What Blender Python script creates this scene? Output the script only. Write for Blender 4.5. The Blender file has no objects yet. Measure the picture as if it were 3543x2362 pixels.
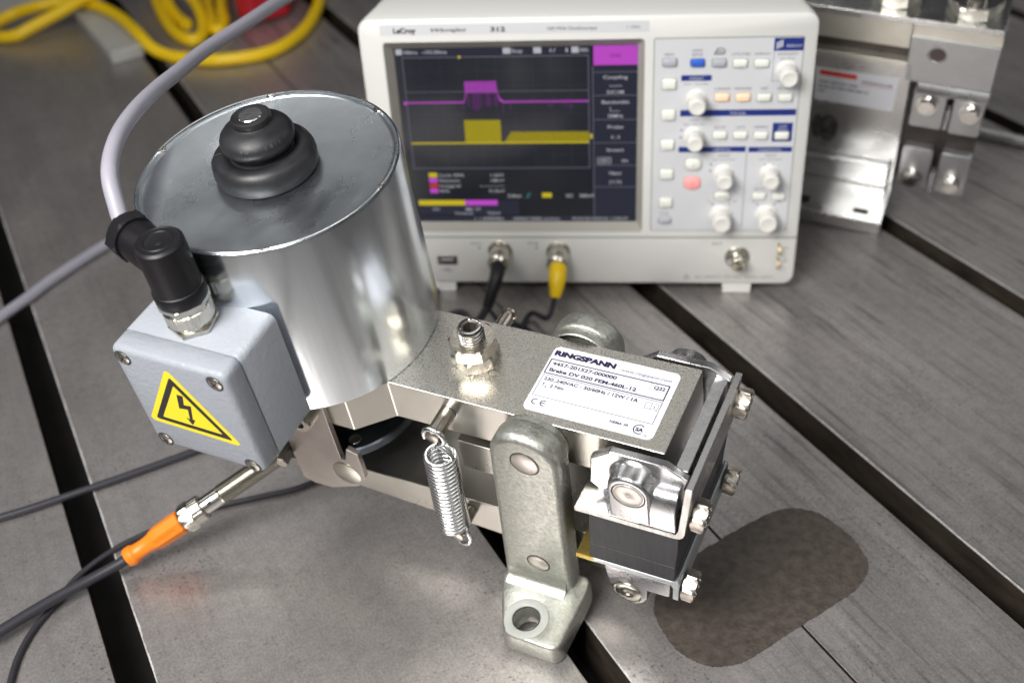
import bpy, bmesh, math, random
from mathutils import Vector, Matrix
random.seed(7)
scene = bpy.context.scene
COL = scene.collection
PI = math.pi
MM = 0.001

# ------------------------------------------------------------------ camera
cam_d = bpy.data.cameras.new("camera")
cam = bpy.data.objects.new("camera", cam_d); COL.objects.link(cam)
right = Vector((0.99795, -0.03763, -0.05183)); up = Vector((0.06405, 0.58631, 0.80755)); fwd = right.cross(up) * -1
cam.matrix_world = Matrix(((right.x, up.x, -fwd.x, 0.0), (right.y, up.y, -fwd.y, 0.0), (right.z, up.z, -fwd.z, 0.46153), (0, 0, 0, 1)))
cam_d.sensor_width = 36.0; cam_d.lens = 40.824
cam_d.clip_start = 0.01; cam_d.clip_end = 60.0
cam_d.dof.use_dof = True; cam_d.dof.focus_distance = 0.530; cam_d.dof.aperture_fstop = 6.7
cam_d.dof.aperture_blades = 7
scene.camera = cam

# ------------------------------------------------------------------ light
scene.view_settings.view_transform = 'Standard'; scene.view_settings.look = 'None'
scene.view_settings.exposure = 0.0; scene.view_settings.gamma = 1.0
world = bpy.data.worlds.new("World"); scene.world = world; world.use_nodes = True
bgn = world.node_tree.nodes["Background"]; bgn.inputs[0].default_value = (0.80, 0.84, 0.90, 1); bgn.inputs[1].default_value = 0.045

def area(name, loc, target, sx, sy, power, colr=(1, 0.98, 0.95)):
    l = bpy.data.lights.new(name, 'AREA'); l.shape = 'RECTANGLE'; l.size = sx; l.size_y = sy; l.energy = power; l.color = colr
    o = bpy.data.objects.new(name, l); COL.objects.link(o); o.location = loc
    o.rotation_euler = (Vector(target) - Vector(loc)).to_track_quat('-Z', 'Y').to_euler()
    return o
# ceiling strips at the back; key, fill, side and glare lamps are added
area("ceiling_or_added_lamp", (-0.39, -0.03, 0.73), (-.02, .54, .03), 0.46, 0.36, 4.6).data.spread = math.radians(98)  # unseen key lamp, set low and close so the far table darkens
area("ceiling_or_added_lamp", (0.75, -0.35, 1.5), (0, .6, .05), 1.2, 0.25, 5.5)  # fill lamp added to lift the right side of the box
area("ceiling_or_added_lamp", (-0.22, 2.05, 1.95), (0, .6, 0), 1.4, 0.12, 1.8)
area("ceiling_or_added_lamp", (1.5, 3.4, 2.1), (.3, .7, 0), 1.4, 0.14, 1.6)
area("ceiling_or_added_lamp", (-1.5, 0.9, 1.1), (0, .55, 0.1), 0.16, 1.2, 1.6)  # side strip added for bright bands in the metal
area("ceiling_or_added_lamp", (1.5, 0.9, 1.1), (0, .6, 0.1), 0.14, 1.2, 3)  # matching strip added on the right for the same bands
area("ceiling_panel", (-0.1, 1.15, 2.2), (0, .7, 0), 1.3, 0.9, 3.2)  # overhead fill added to reflect in the lid and lever top
area("window_light", (0.15, -1.5, 1.15), (0, .6, .1), 2.4, 1.4, 4.5, (.95, .98, 1))  # broad lamp added at the camera side to fill the metal fronts
area("streak_tube", (-0.27, -0.25, 1.55), (-.27, -0.25, 0), 0.03, 0.9, 2.5)  # tube added to put a glare streak on the screen

# ------------------------------------------------------------------ materials
def mat(name, color, rough=0.5, metal=0.0, bump=None, noise=None, spec=None, aniso=None, coat=None, emit=None, rvar=None, coord='Object'):
    """bump=(scale, strength, distance, stretch) ; noise=(scale, amount, stretch) darkens/lightens colour ; rvar=(scale, amount)"""
    m = bpy.data.materials.new(name); m.use_nodes = True; nt = m.node_tree; N = nt.nodes; L = nt.links
    b = N["Principled BSDF"]; b.inputs["Base Color"].default_value = (*color, 1); b.inputs["Roughness"].default_value = rough; b.inputs["Metallic"].default_value = metal
    if spec is not None: b.inputs["Specular IOR Level"].default_value = spec
    if coat: b.inputs["Coat Weight"].default_value = coat[0]; b.inputs["Coat Roughness"].default_value = coat[1]
    if emit: b.inputs["Emission Color"].default_value = (*emit[0], 1); b.inputs["Emission Strength"].default_value = emit[1]
    if aniso is not None:
        b.inputs["Anisotropic"].default_value = aniso
    tc = N.new("ShaderNodeTexCoord")
    def tex(scale, stretch=(1, 1, 1), detail=5.0, rgh=0.6):
        mp = N.new("ShaderNodeMapping"); L.new(tc.outputs[coord], mp.inputs[0]); mp.inputs["Scale"].default_value = stretch
        t = N.new("ShaderNodeTexNoise"); t.inputs["Scale"].default_value = scale; t.inputs["Detail"].default_value = detail; t.inputs["Roughness"].default_value = rgh
        L.new(mp.outputs[0], t.inputs[0]); return t
    if noise:
        t = tex(noise[0], noise[2] if len(noise) > 2 else (1, 1, 1))
        r = N.new("ShaderNodeMapRange"); r.inputs[1].default_value = 0.3; r.inputs[2].default_value = 0.7
        r.inputs[3].default_value = 1 - noise[1]; r.inputs[4].default_value = 1 + noise[1]; L.new(t.outputs[0], r.inputs[0])
        mx = N.new("ShaderNodeVectorMath"); mx.operation = 'SCALE'; mx.inputs[0].default_value = color; L.new(r.outputs[0], mx.inputs["Scale"])
        L.new(mx.outputs[0], b.inputs["Base Color"])
    if rvar:
        t = tex(rvar[0], rvar[2] if len(rvar) > 2 else (1, 1, 1))
        r = N.new("ShaderNodeMapRange"); r.inputs[1].default_value = 0.3; r.inputs[2].default_value = 0.7
        r.inputs[3].default_value = max(0.02, rough - rvar[1]); r.inputs[4].default_value = min(1, rough + rvar[1]); L.new(t.outputs[0], r.inputs[0]); L.new(r.outputs[0], b.inputs["Roughness"])
    if bump:
        t = tex(bump[0], bump[3] if len(bump) > 3 else (1, 1, 1), 3.0)
        bp = N.new("ShaderNodeBump"); bp.inputs["Strength"].default_value = bump[1]; bp.inputs["Distance"].default_value = bump[2]
        L.new(t.outputs[0], bp.inputs["Height"]); L.new(bp.outputs[0], b.inputs["Normal"])
    return m

SLOT_AZ = math.radians(115.423)
def table_material():
    m = bpy.data.materials.new("machined_iron"); m.use_nodes = True; nt = m.node_tree; N = nt.nodes; L = nt.links; b = N["Principled BSDF"]
    tc = N.new("ShaderNodeTexCoord")
    def noise(scale, stretch=(1, 1, 1), detail=6, rough=0.6, rot=0.0):
        mp = N.new("ShaderNodeMapping"); mp.vector_type = 'TEXTURE' if False else 'POINT'; mp.inputs["Rotation"].default_value = (0, 0, rot); mp.inputs["Scale"].default_value = stretch
        L.new(tc.outputs["Object"], mp.inputs[0])
        t = N.new("ShaderNodeTexNoise"); t.inputs["Scale"].default_value = scale; t.inputs["Detail"].default_value = detail; t.inputs["Roughness"].default_value = rough
        L.new(mp.outputs[0], t.inputs[0]); return t.outputs[0]
    def ramp(src, a, bb, lo, hi):
        r = N.new("ShaderNodeMapRange"); r.inputs[1].default_value = a; r.inputs[2].default_value = bb; r.inputs[3].default_value = lo; r.inputs[4].default_value = hi; L.new(src, r.inputs[0]); return r.outputs[0]
    def mul(a, c):
        mm = N.new("ShaderNodeMath"); mm.operation = 'MULTIPLY'; L.new(a, mm.inputs[0]); L.new(c, mm.inputs[1]); return mm.outputs[0]
    big = ramp(noise(5, (1, .5, 1), 5), .3, .7, .84, 1.10)
    mid = ramp(noise(140, (1, 1, 1), 4), .35, .65, .92, 1.06)
    fine = ramp(noise(800, (1, .7, 1), 3, .7), .3, .7, .76, 1.18)
    pits = ramp(noise(480, (1, 1, 1), 2, .5), .60, .68, 1.0, .50)      # small dark pores
    patch = ramp(noise(16, (1, 1, 1), 2), .45, .60, 0, 1)
    # rolled streaks and short dark dashes; stronger on the plates to the right
    sep = N.new("ShaderNodeSeparateXYZ"); L.new(tc.outputs["Object"], sep.inputs[0]); gx = ramp(sep.outputs[0], .20, .34, .25, 1.0)
    d1 = ramp(noise(260, (1, .055, 1), 3, .6), .52, .66, 0, .42); d2 = ramp(noise(90, (1, .05, 1), 4, .6), .35, .65, -.16, .16)
    def comb(a, c, op):
        mm = N.new("ShaderNodeMath"); mm.operation = op; L.new(a, mm.inputs[0]); L.new(c, mm.inputs[1]); return mm.outputs[0]
    inv = N.new("ShaderNodeMath"); inv.operation = 'SUBTRACT'; inv.inputs[0].default_value = 1.0; L.new(mul(mul(comb(d1, d2, 'ADD'), gx), ramp(noise(9, (1, .4, 1), 3), .3, .7, .2, 1.3)), inv.inputs[1])
    pm = N.new("ShaderNodeMix"); pm.data_type = 'FLOAT'; L.new(patch, pm.inputs[0]); pm.inputs[2].default_value = 1.0; L.new(pits, pm.inputs[3])
    v = mul(mul(mul(big, mid), mul(fine, pm.outputs[0])), inv.outputs[0])
    # thin pale scratches: distorted cell edges cut by noise
    sc = None
    for (rot, s) in ((0.5, 13.0), (1.9, 9.0), (-0.7, 17.0), (1.2, 30.0)):
        mp = N.new("ShaderNodeMapping"); mp.inputs["Rotation"].default_value = (0, 0, rot); mp.inputs["Scale"].default_value = (1, 0.13, 1); L.new(tc.outputs["Object"], mp.inputs[0])
        vo = N.new("ShaderNodeTexVoronoi"); vo.feature = 'DISTANCE_TO_EDGE'; vo.inputs["Scale"].default_value = s; L.new(mp.outputs[0], vo.inputs[0])
        e = ramp(vo.outputs[0], 0.0, 0.0065, 1.0, 0.0); g = ramp(noise(14 + s, (1, 1, 1), 2), .57, .66, 0, 1); x = mul(e, g)
        if sc is None: sc = x
        else:
            ad = N.new("ShaderNodeMath"); ad.operation = 'ADD'; L.new(sc, ad.inputs[0]); L.new(x, ad.inputs[1]); sc = ad.outputs[0]
    cm = N.new("ShaderNodeVectorMath"); cm.operation = 'SCALE'; cm.inputs[0].default_value = (0.43, 0.405, 0.395); L.new(v, cm.inputs["Scale"])
    mx = N.new("ShaderNodeMix"); mx.data_type = 'RGBA'; L.new(ramp(sc, 0, 1, 0, .5), mx.inputs["Factor"]); L.new(cm.outputs[0], mx.inputs[6]); mx.inputs[7].default_value = (.38, .37, .36, 1)
    L.new(mx.outputs[2], b.inputs["Base Color"])
    b.inputs["Metallic"].default_value = 0.72
    L.new(ramp(noise(24, (1, .35, 1), 5), .3, .7, .27, .46), b.inputs["Roughness"])
    bp = N.new("ShaderNodeBump"); bp.inputs["Strength"].default_value = 0.35; bp.inputs["Distance"].default_value = 0.0004
    ad = N.new("ShaderNodeMath"); ad.operation = 'ADD'; L.new(noise(420, (1, .5, 1), 3), ad.inputs[0]); L.new(noise(60, (1, .10, 1), 3), ad.inputs[1]); L.new(ad.outputs[0], bp.inputs["Height"]); L.new(bp.outputs[0], b.inputs["Normal"])
    return m

M = {}
M['table'] = table_material()
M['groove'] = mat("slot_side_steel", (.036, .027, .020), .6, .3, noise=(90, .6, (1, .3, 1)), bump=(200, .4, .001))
M['slotdark'] = mat("dark_slot_floor", (.006, .005, .0045), .8, 0, noise=(40, .6))  # near-black colour for the slot floor
M['edge'] = mat("pale_edge_glint", (.60, .59, .58), .45, .25, noise=(900, .35), bump=(700, .5, .0004))  # pale colour stands in for the glint on the slot chamfers
M['rust'] = mat("rusty_cast_plug", (.072, .059, .049), .50, .15, noise=(200, .38), bump=(420, .7, .0009), rvar=(60, .12))
M['zinc'] = mat("bright_zinc_sheet", (.76, .80, .83), .22, 1, rvar=(45, .08, (1, 1, .03)), bump=(70, .28, .0008, (1, 1, .02)), noise=(80, .13, (1, 1, .03)))
M['lid'] = mat("galvanised_lid", (.66, .71, .75), .30, 1, rvar=(30, .10, (1, .5, 1)), noise=(34, .14), bump=(1100, .10, .0002))
M['lever'] = mat("zinc_plated_steel", (.66, .635, .58), .30, 1, rvar=(900, .08), noise=(900, .09), bump=(1300, .45, .0004))
M['leverside'] = mat("milled_zinc_steel", (.57, .545, .495), .30, 1, rvar=(25, .05), noise=(18, .10))
M['yoke'] = mat("brownish_zinc_plate", (.44, .40, .37), .38, .9, rvar=(40, .08), noise=(45, .12), bump=(900, .10, .0002))
M['bluesteel'] = mat("blue_black_disc", (.10, .115, .135), .28, .9, noise=(30, .1))
M['cast'] = mat("dip_galvanised_casting", (.44, .445, .405), .46, .95, rvar=(500, .12), noise=(520, .16), bump=(850, .42, .0005))
M['alu'] = mat("die_cast_aluminium", (.52, .515, .525), .27, .97, rvar=(80, .09), noise=(90, .10), bump=(300, .20, .0004))
M['chrome'] = mat("bright_nickel", (.72, .70, .66), .16, 1, bump=(500, .10, .0002))
M['nut'] = mat("nickel_nut", (.58, .54, .47), .24, 1, noise=(300, .10), bump=(500, .2, .0003))
M['jaw'] = mat("matt_zinc_jaw", (.42, .425, .43), .40, .9, noise=(60, .08))
M['nickel'] = mat("dull_nickel", (.60, .575, .51), .25, 1, noise=(200, .08), bump=(500, .15, .0002))
M['spring'] = mat("spring_wire", (.76, .77, .78), .20, 1, bump=(600, .15, .0002))
M['pin'] = mat("turned_pin_end", (.60, .55, .51), .36, .9, bump=(300, .15, .0002))
M['bolt'] = mat("hex_bolt_steel", (.44, .405, .355), .30, 1, noise=(200, .12), bump=(500, .2, .0003))
M['rubber'] = mat("black_rubber", (.012, .012, .014), .46, 0, spec=.42, rvar=(90, .10), bump=(260, .10, .0004), noise=(60, .35))
M['blackplastic'] = mat("black_nylon", (.008, .0075, .009), .40, 0, bump=(900, .10, .0002), spec=.28)
M['greypaint'] = mat("grey_hammer_paint", (.27, .288, .322), .42, 0, bump=(430, .55, .0008), spec=.4)
M['gasket'] = mat("gasket_and_recess_shade", (.05, .05, .055), .6)  # also paints the shade in the lid's screw recesses
M['yellow'] = mat("yellow_sticker", (.86, .68, .012), .32, 0, coat=(.3, .2))
M['black'] = mat("black_print", (.018, .016, .018), .45)
M['white'] = mat("white_sticker", (.66, .67, .715), .6, 0, noise=(300, .015), spec=.2)
M['ink'] = mat("navy_ink", (.012, .009, .045), .45)
M['greyink'] = mat("pale_ink", (.22, .21, .28), .5)
M['pad'] = mat("friction_pad", (.034, .034, .037), .55, .1, noise=(700, .25, (1, 1, .06)), bump=(900, .5, .0004, (1, 1, .05)))
M['brass'] = mat("yellow_chromate", (.46, .34, .10), .35, .9, noise=(90, .35))
M['cutedge'] = mat("sheared_steel_edge", (.52, .51, .49), .35, 1, noise=(500, .25, (1, 1, .1)), bump=(700, .5, .0004, (1, 1, .1)))
M['nylon'] = mat("white_nylon_bush", (.36, .37, .345), .45, 0, noise=(120, .1))
M['bore'] = mat("dark_bore", (.12, .11, .10), .5, .6)
M['cable'] = mat("grey_pvc_cable", (.27, .265, .31), .42, 0, noise=(60, .04), spec=.5)
M['darkcable'] = mat("dark_grey_cable", (.030, .029, .036), .46, 0, spec=.3)
M['orange'] = mat("orange_overmould", (.80, .20, .008), .42, 0, bump=(500, .08, .0002))
M['yellowcable'] = mat("yellow_cable", (.84, .56, .004), .36, 0)
M['plastic'] = mat("warm_white_plastic", (.68, .679, .655), .42, 0, bump=(900, .06, .0002))
M['panel'] = mat("cool_grey_panel", (.60, .61, .635), .45, 0, bump=(900, .06, .0002))
M['recess'] = mat("bezel_recess", (.34, .33, .30), .5)
M['groovegrey'] = mat("panel_joint", (.22, .22, .19), .6)
M['blueprint'] = mat("blue_print", (.012, .028, .20), .4)
M['greyprint'] = mat("grey_print", (.10, .10, .14), .5)
M['button'] = mat("translucent_button", (.78, .79, .73), .35, 0)
M['greybutton'] = mat("grey_button", (.42, .43, .48), .35, 0)
M['bluebutton'] = mat("blue_button", (.03, .12, .55), .35, 0)
M['litorange'] = mat("lit_orange_button", (.85, .62, .45), .35, 0, emit=((1, .5, .25), .22))
M['litred'] = mat("lit_red_button", (.85, .35, .33), .35, 0, emit=((1, .16, .16), .35))
M['knob'] = mat("knob_plastic", (.74, .73, .69), .38, 0)
M['screen'] = mat("dark_screen_glass", (.018, .020, .027), .12, 0, spec=.5)
M['screenfilm'] = mat("screen_film", (.008, .009, .014), .10, 0, spec=.5)
M['black_inside'] = mat("dark_socket", (.012, .011, .010), .5)
M['redbox'] = mat("dark_red_plastic", (.42, .008, .022), .42)
M['greyblock'] = mat("pale_grey_paint", (.42, .42, .40), .5, 0, noise=(50, .08))
M['steel'] = mat("galvanised_plate", (.50, .50, .495), .27, 1, rvar=(18, .08), noise=(26, .10), bump=(160, .10, .0004))
M['steeldark'] = mat("dark_iron_and_gap_shade", (.06, .05, .045), .5, .6, noise=(60, .4))  # also paints shade into the gaps of the second brake
M['cream'] = mat("pale_cut_edge", (.60, .585, .52), .36, .9, noise=(60, .06))
M['redprint'] = mat("red_print", (.60, .03, .015), .45)
def lit(name, c, e=1.0): return mat(name, (0, 0, 0), .4, 0, emit=(c, e), spec=.2)
M['s_mag'] = lit("screen_magenta", (.50, .07, .55), .95); M['s_yel'] = lit("screen_yellow", (.62, .50, .02), .85)
M['s_yeldim'] = lit("screen_yellow_dim", (.20, .165, .008), .8); M['s_magdim'] = lit("screen_magenta_dim", (.19, .03, .24), .8)
M['s_grid'] = lit("screen_grid", (.16, .16, .22), .8); M['s_txt'] = lit("screen_text", (.55, .55, .60), .8); M['s_bar'] = lit("screen_bar", (.022, .024, .040), 1)
M['s_red'] = lit("screen_red", (.5, .05, .04), .8); M['s_cyan'] = lit("screen_cyan", (.03, .35, .38), .8); M['s_bg'] = lit("screen_background", (.008, .009, .012), 1)

# ------------------------------------------------------------------ helpers
def V(*a): return Vector(a)
class Frame:
    def __init__(s, root, k): s.root = root; s.k = k
WORLD = None
def finish(name, bm, m, parent=None, k=MM, bevel=0.0, segs=2, smooth=35, label=None):
    bmesh.ops.remove_doubles(bm, verts=bm.verts, dist=1e-5)
    bmesh.ops.recalc_face_normals(bm, faces=bm.faces)
    me = bpy.data.meshes.new(name)
    for v in bm.verts: v.co *= k
    bm.to_mesh(me); bm.free()
    for mm in (m if isinstance(m, (list, tuple)) else [m]): me.materials.append(M[mm] if isinstance(mm, str) else mm)
    o = bpy.data.objects.new(name, me); COL.objects.link(o)
    if parent is not None: o.parent = parent
    if smooth:
        me.polygons.foreach_set("use_smooth", [True] * len(me.polygons))
        try: me.set_sharp_from_angle(angle=math.radians(smooth))
        except Exception: pass
    if bevel > 0:
        b = o.modifiers.new("bevel", 'BEVEL'); b.width = bevel * k; b.segments = segs; b.limit_method = 'ANGLE'; b.angle_limit = math.radians(35); b.harden_normals = True
    if label: o['label'] = label
    return o
STUFF_NAMES = ('lettering', 'trace', 'spikes', 'fill', 'grid', 'text', 'blue_bars', 'menu_background', 'head_mark', 'screw_slot')
def root(name, label, cat, loc=(0, 0, 0), rot=None, group=None):
    o = bpy.data.objects.new(name, None); COL.objects.link(o); o.empty_display_size = .02
    mw = Matrix.Translation(V(*loc) * MM)
    if rot is not None: mw = mw @ Matrix(rot).to_4x4()
    o.matrix_world = mw; o['label'] = label; o['category'] = cat
    if group: o['group'] = group
    return o
def tag(o, label, cat, group=None):
    o['label'] = label; o['category'] = cat
    if group: o['group'] = group
    return o
def box(bm, x0, x1, y0, y1, z0, z1):
    vs = [bm.verts.new((x, y, z)) for x in (x0, x1) for y in (y0, y1) for z in (z0, z1)]
    for f in ((0, 1, 3, 2), (4, 6, 7, 5), (0, 4, 5, 1), (2, 3, 7, 6), (0, 2, 6, 4), (1, 5, 7, 3)): bm.faces.new([vs[i] for i in f])
    return bm
def B(): return bmesh.new()
AX = {'x': (V(0, 1, 0), V(0, 0, 1), V(1, 0, 0)), 'y': (V(1, 0, 0), V(0, 0, 1), V(0, 1, 0)), 'z': (V(1, 0, 0), V(0, 1, 0), V(0, 0, 1))}
def prism(bm, pts, axis, a0, a1):
    u, v, w = AX[axis] if isinstance(axis, str) else axis
    lo = [bm.verts.new(u * p[0] + v * p[1] + w * a0) for p in pts]; hi = [bm.verts.new(u * p[0] + v * p[1] + w * a1) for p in pts]
    bm.faces.new(lo); bm.faces.new(hi[::-1]); n = len(pts)
    for i in range(n): bm.faces.new([lo[i], lo[(i + 1) % n], hi[(i + 1) % n], hi[i]])
    return bm
def circ(cx, cy, r, n=32, a0=0.0): return [(cx + r * math.cos(a0 + 2 * PI * i / n), cy + r * math.sin(a0 + 2 * PI * i / n)) for i in range(n)]
def hexa(cx, cy, r, a0=0.0): return circ(cx, cy, r, 6, a0)
def rrect(x0, x1, y0, y1, r, n=6):
    P = []
    for (cx, cy, a) in ((x1 - r, y1 - r, 0), (x0 + r, y1 - r, PI / 2), (x0 + r, y0 + r, PI), (x1 - r, y0 + r, 1.5 * PI)):
        for i in range(n + 1): t = a + PI / 2 * i / n; P.append((cx + r * math.cos(t), cy + r * math.sin(t)))
    return P
def basis(d, hint=None):
    d = d.normalized(); h = hint or (V(0, 0, 1) if abs(d.z) < .9 else V(1, 0, 0))
    u = h.cross(d)
    if u.length < 1e-6: u = V(1, 0, 0).cross(d)
    u.normalize(); return u, d.cross(u).normalized(), d
def lathe(bm, prof, c, d, seg=40, a0=0.0, rfun=None, hint=None):
    """prof [(r, h)] along direction d from point c"""
    u, v, w = basis(V(*d), hint); c = V(*c); rings = []
    for (r, h) in prof:
        if r < 1e-6: rings.append([bm.verts.new(c + w * h)])
        else:
            rings.append([bm.verts.new(c + w * h + (u * math.cos(a0 + 2 * PI * i / seg) + v * math.sin(a0 + 2 * PI * i / seg)) * (r * (rfun(i, seg, h) if rfun else 1))) for i in range(seg)])
    for a, b in zip(rings, rings[1:]):
        if len(a) == 1 and len(b) == 1: continue
        for i in range(seg):
            j = (i + 1) % seg
            if len(a) == 1: bm.faces.new([a[0], b[i], b[j]])
            elif len(b) == 1: bm.faces.new([a[i], b[0], a[j]])
            else: bm.faces.new([a[i], b[i], b[j], a[j]])
    return bm
def loft(bm, loops, cap0=True, cap1=True):
    R = [[bm.verts.new(p) for p in lp] for lp in loops]; n = len(R[0])
    for a, b in zip(R, R[1:]):
        for i in range(n): bm.faces.new([a[i], a[(i + 1) % n], b[(i + 1) % n], b[i]])
    if cap0: bm.faces.new(R[0])
    if cap1: bm.faces.new(R[-1][::-1])
    return bm
def spline(P, n=12, closed=False):
    P = [V(*p) for p in P]; out = []; N = len(P)
    for i in range(N - 1):
        p0 = P[i - 1] if i > 0 else P[0] * 2 - P[1]; p1 = P[i]; p2 = P[i + 1]; p3 = P[i + 2] if i + 2 < N else P[-1] * 2 - P[-2]
        for k in range(n):
            t = k / n; out.append(.5 * ((2 * p1) + (p2 - p0) * t + (2 * p0 - 5 * p1 + 4 * p2 - p3) * t * t + (3 * p1 - p0 - 3 * p2 + p3) * t ** 3))
    out.append(P[-1]); return out
def tube(bm, P, r, seg=16, cap=True, rf=None):
    P = [V(*p) for p in P]; t = (P[1] - P[0]).normalized(); u = basis(t)[0]; rings = []
    for i, p in enumerate(P):
        d = (P[min(i + 1, len(P) - 1)] - P[max(i - 1, 0)]).normalized()
        u = (u - d * u.dot(d)).normalized(); v = d.cross(u); rr = rf(i / (len(P) - 1)) * r if rf else r
        rings.append([bm.verts.new(p + (u * math.cos(2 * PI * k / seg) + v * math.sin(2 * PI * k / seg)) * rr) for k in range(seg)])
    for a, b in zip(rings, rings[1:]):
        for i in range(seg): bm.faces.new([a[i], a[(i + 1) % seg], b[(i + 1) % seg], b[i]])
    if cap: bm.faces.new(rings[0][::-1]); bm.faces.new(rings[-1])
    return bm
_tc = {}
def text_geo(s, bold=0.0, shear=0.0):
    key = (s, bold, shear)
    if key in _tc: return _tc[key]
    cu = bpy.data.curves.new("t", 'FONT'); cu.body = s; cu.size = 1.0; cu.offset = bold; cu.shear = shear; cu.resolution_u = 4; cu.fill_mode = 'FRONT'
    o = bpy.data.objects.new("t", cu); COL.objects.link(o); bpy.context.view_layer.update()
    me = o.evaluated_get(bpy.context.evaluated_depsgraph_get()).to_mesh()
    vs = [tuple(v.co[:2]) for v in me.vertices]; fs = [tuple(p.vertices) for p in me.polygons]
    o.to_mesh_clear(); bpy.data.objects.remove(o); bpy.data.curves.remove(cu)
    _tc[key] = (vs, fs); return _tc[key]
def put_text(bm, s, o, u, v, h, width=None, bold=0.0, shear=0.0, align='l'):
    """letters with cap height h from baseline point o, along u, up v; width forces total width"""
    vs, fs = text_geo(s, bold, shear)
    if not vs: return
    x0 = min(p[0] for p in vs); x1 = max(p[0] for p in vs); sy = h / 0.73
    sx = width / (x1 - x0) if width else sy
    o = V(*o); u = V(*u); v = V(*v); off = {'l': 0, 'c': -(x1 - x0) * sx / 2, 'r': -(x1 - x0) * sx}[align]
    nv = [bm.verts.new(o + u * ((p[0] - x0) * sx + off) + v * (p[1] * sy)) for p in vs]
    for f in fs:
        try: bm.faces.new([nv[i] for i in f])
        except ValueError: pass
def flat(bm, pts):
    vs = [bm.verts.new(p) for p in pts]; bm.faces.new(vs); return bm
def ring2d(bm, o, u, v, outer, inner):
    o = V(*o); u = V(*u); v = V(*v); n = len(outer)
    a = [bm.verts.new(o + u * p[0] + v * p[1]) for p in outer]; b = [bm.verts.new(o + u * p[0] + v * p[1]) for p in inner]
    for i in range(n): bm.faces.new([a[i], a[(i + 1) % n], b[(i + 1) % n], b[i]])
def line2d(bm, o, u, v, p, q, w):
    o = V(*o); u = V(*u); v = V(*v); p = V(*p).to_2d(); q = V(*q).to_2d(); d = (q - p).normalized() * (w / 2); n = Vector((-d.y, d.x))
    pts = [p - d + n, q + d + n, q + d - n, p - d - n]; flat(bm, [o + u * a.x + v * a.y for a in pts])
def flatten(o_, m=None): return o_

# ------------------------------------------------------------------ table (setting)
dirv = V(math.cos(SLOT_AZ), math.sin(SLOT_AZ), 0); nrm = V(dirv.y, -dirv.x, 0)   # slots run along dirv; offsets measured along nrm
OFF0, SP, SW = -17.1, 201.5, 18.0
tab = bpy.data.objects.new("machine_table", None); COL.objects.link(tab); tab['kind'] = 'structure'
tab.rotation_euler = (0, 0, SLOT_AZ - PI / 2)   # local y = slot direction, local x = nrm
Y0, Y1 = -700.0, 3600.0
bars = []
edges = []
for k in range(-4, 8):
    c = OFF0 + k * SP; edges.append((c - SW / 2, c + SW / 2))
joints = [OFF0 + SP * (1.5 + 2 * j) for j in range(-3, 4)]
def strip(x0, x1):
    # one bar of the table top between two gaps
    bm = B(); box(bm, x0, x1, Y0, Y1, -38, 0)
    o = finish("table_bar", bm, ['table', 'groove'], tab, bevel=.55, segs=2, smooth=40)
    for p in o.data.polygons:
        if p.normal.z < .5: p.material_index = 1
    return o
cuts = []
for k in range(len(edges) - 1):
    a, b = edges[k][1], edges[k + 1][0]; js = [j for j in joints if a < j < b]
    if js: strip(a, js[0] - .5); strip(js[0] + .5, b)
    else: strip(a, b)
for (a, b) in edges:
    if -60 < a < 640:                                    # chamfer glint painted as a pale strip on each slot's far edge
        bm = B(); pts = []
        y = 100.0
        prev = None
        while y < 2300:
            w = .62 + .2 * math.sin(y * .21) + .14 * math.sin(y * .83 + 1) + random.uniform(-.12, .12)
            cur = (bm.verts.new((b - .05, y, .03)), bm.verts.new((b + max(.15, w), y, .03)), bm.verts.new((b - .05, y, -.75)))
            if prev: bm.faces.new([prev[0], prev[1], cur[1], cur[0]]); bm.faces.new([prev[2], prev[0], cur[0], cur[2]])
            prev = cur; y += 3.0 if y < 900 else 8.0
        finish("edge_glint", bm, 'edge', tab, smooth=0)
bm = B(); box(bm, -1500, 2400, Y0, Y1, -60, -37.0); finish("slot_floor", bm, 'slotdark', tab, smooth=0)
# rust-brown oval plug let into the table
oval = [(92.4, 432.9), (113, 446), (134.1, 457.9), (145, 461.5), (153.9, 460.6), (163, 456), (169.0, 448.4), (176, 436), (179.0, 423.0), (178.6, 416), (176.3, 410.4), (170, 402.5), (162.2, 396.5), (136.5, 380.8), (124, 373), (111.7, 365.3),
        (101, 359.5), (91.9, 358.0), (84, 359), (77.5, 363.1), (70.5, 370.5), (66.9, 379.2), (64.0, 388), (63.7, 397.5), (66, 406), (71, 414), (80, 423.5)]
sp_ = spline([(*p, 0) for p in oval + [oval[0]]], 10)[:-1]
bm = B(); top = []; cen = bm.verts.new((121, 409, .25))
for i, p in enumerate(sp_):
    j = random.uniform(-.35, .35); d = (p - V(121, 409, 0)).normalized(); top.append(bm.verts.new((p.x + d.x * j, p.y + d.y * j, .25)))
low = [bm.verts.new((v.co.x, v.co.y, -.3)) for v in top]
for i in range(len(top)):
    j = (i + 1) % len(top); bm.faces.new([cen, top[i], top[j]]); bm.faces.new([top[i], low[i], low[j], top[j]])
o = finish("table_plug", bm, 'rust', None, smooth=0); o['kind'] = 'structure'
def on_table(x): return x

# ------------------------------------------------------------------ the brake
S = 0.8657
KB = MM * S
RB = ((0.88462, 0.45793, -0.08802), (-0.46622, 0.87221, -0.14797), (0.00901, 0.17194, 0.98507))
brake = root("disc_brake", "zinc-plated electromagnetic caliper brake with big cylinder, grey box and white name plate", "brake", (-60.06, 435.17, 126.52), RB)
def bk(name, bm, m, parent=None, **kw): return finish(name, bm, m, parent or brake, k=KB, **kw)
X, Y, Z = V(1, 0, 0), V(0, 1, 0), V(0, 0, 1)
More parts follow.
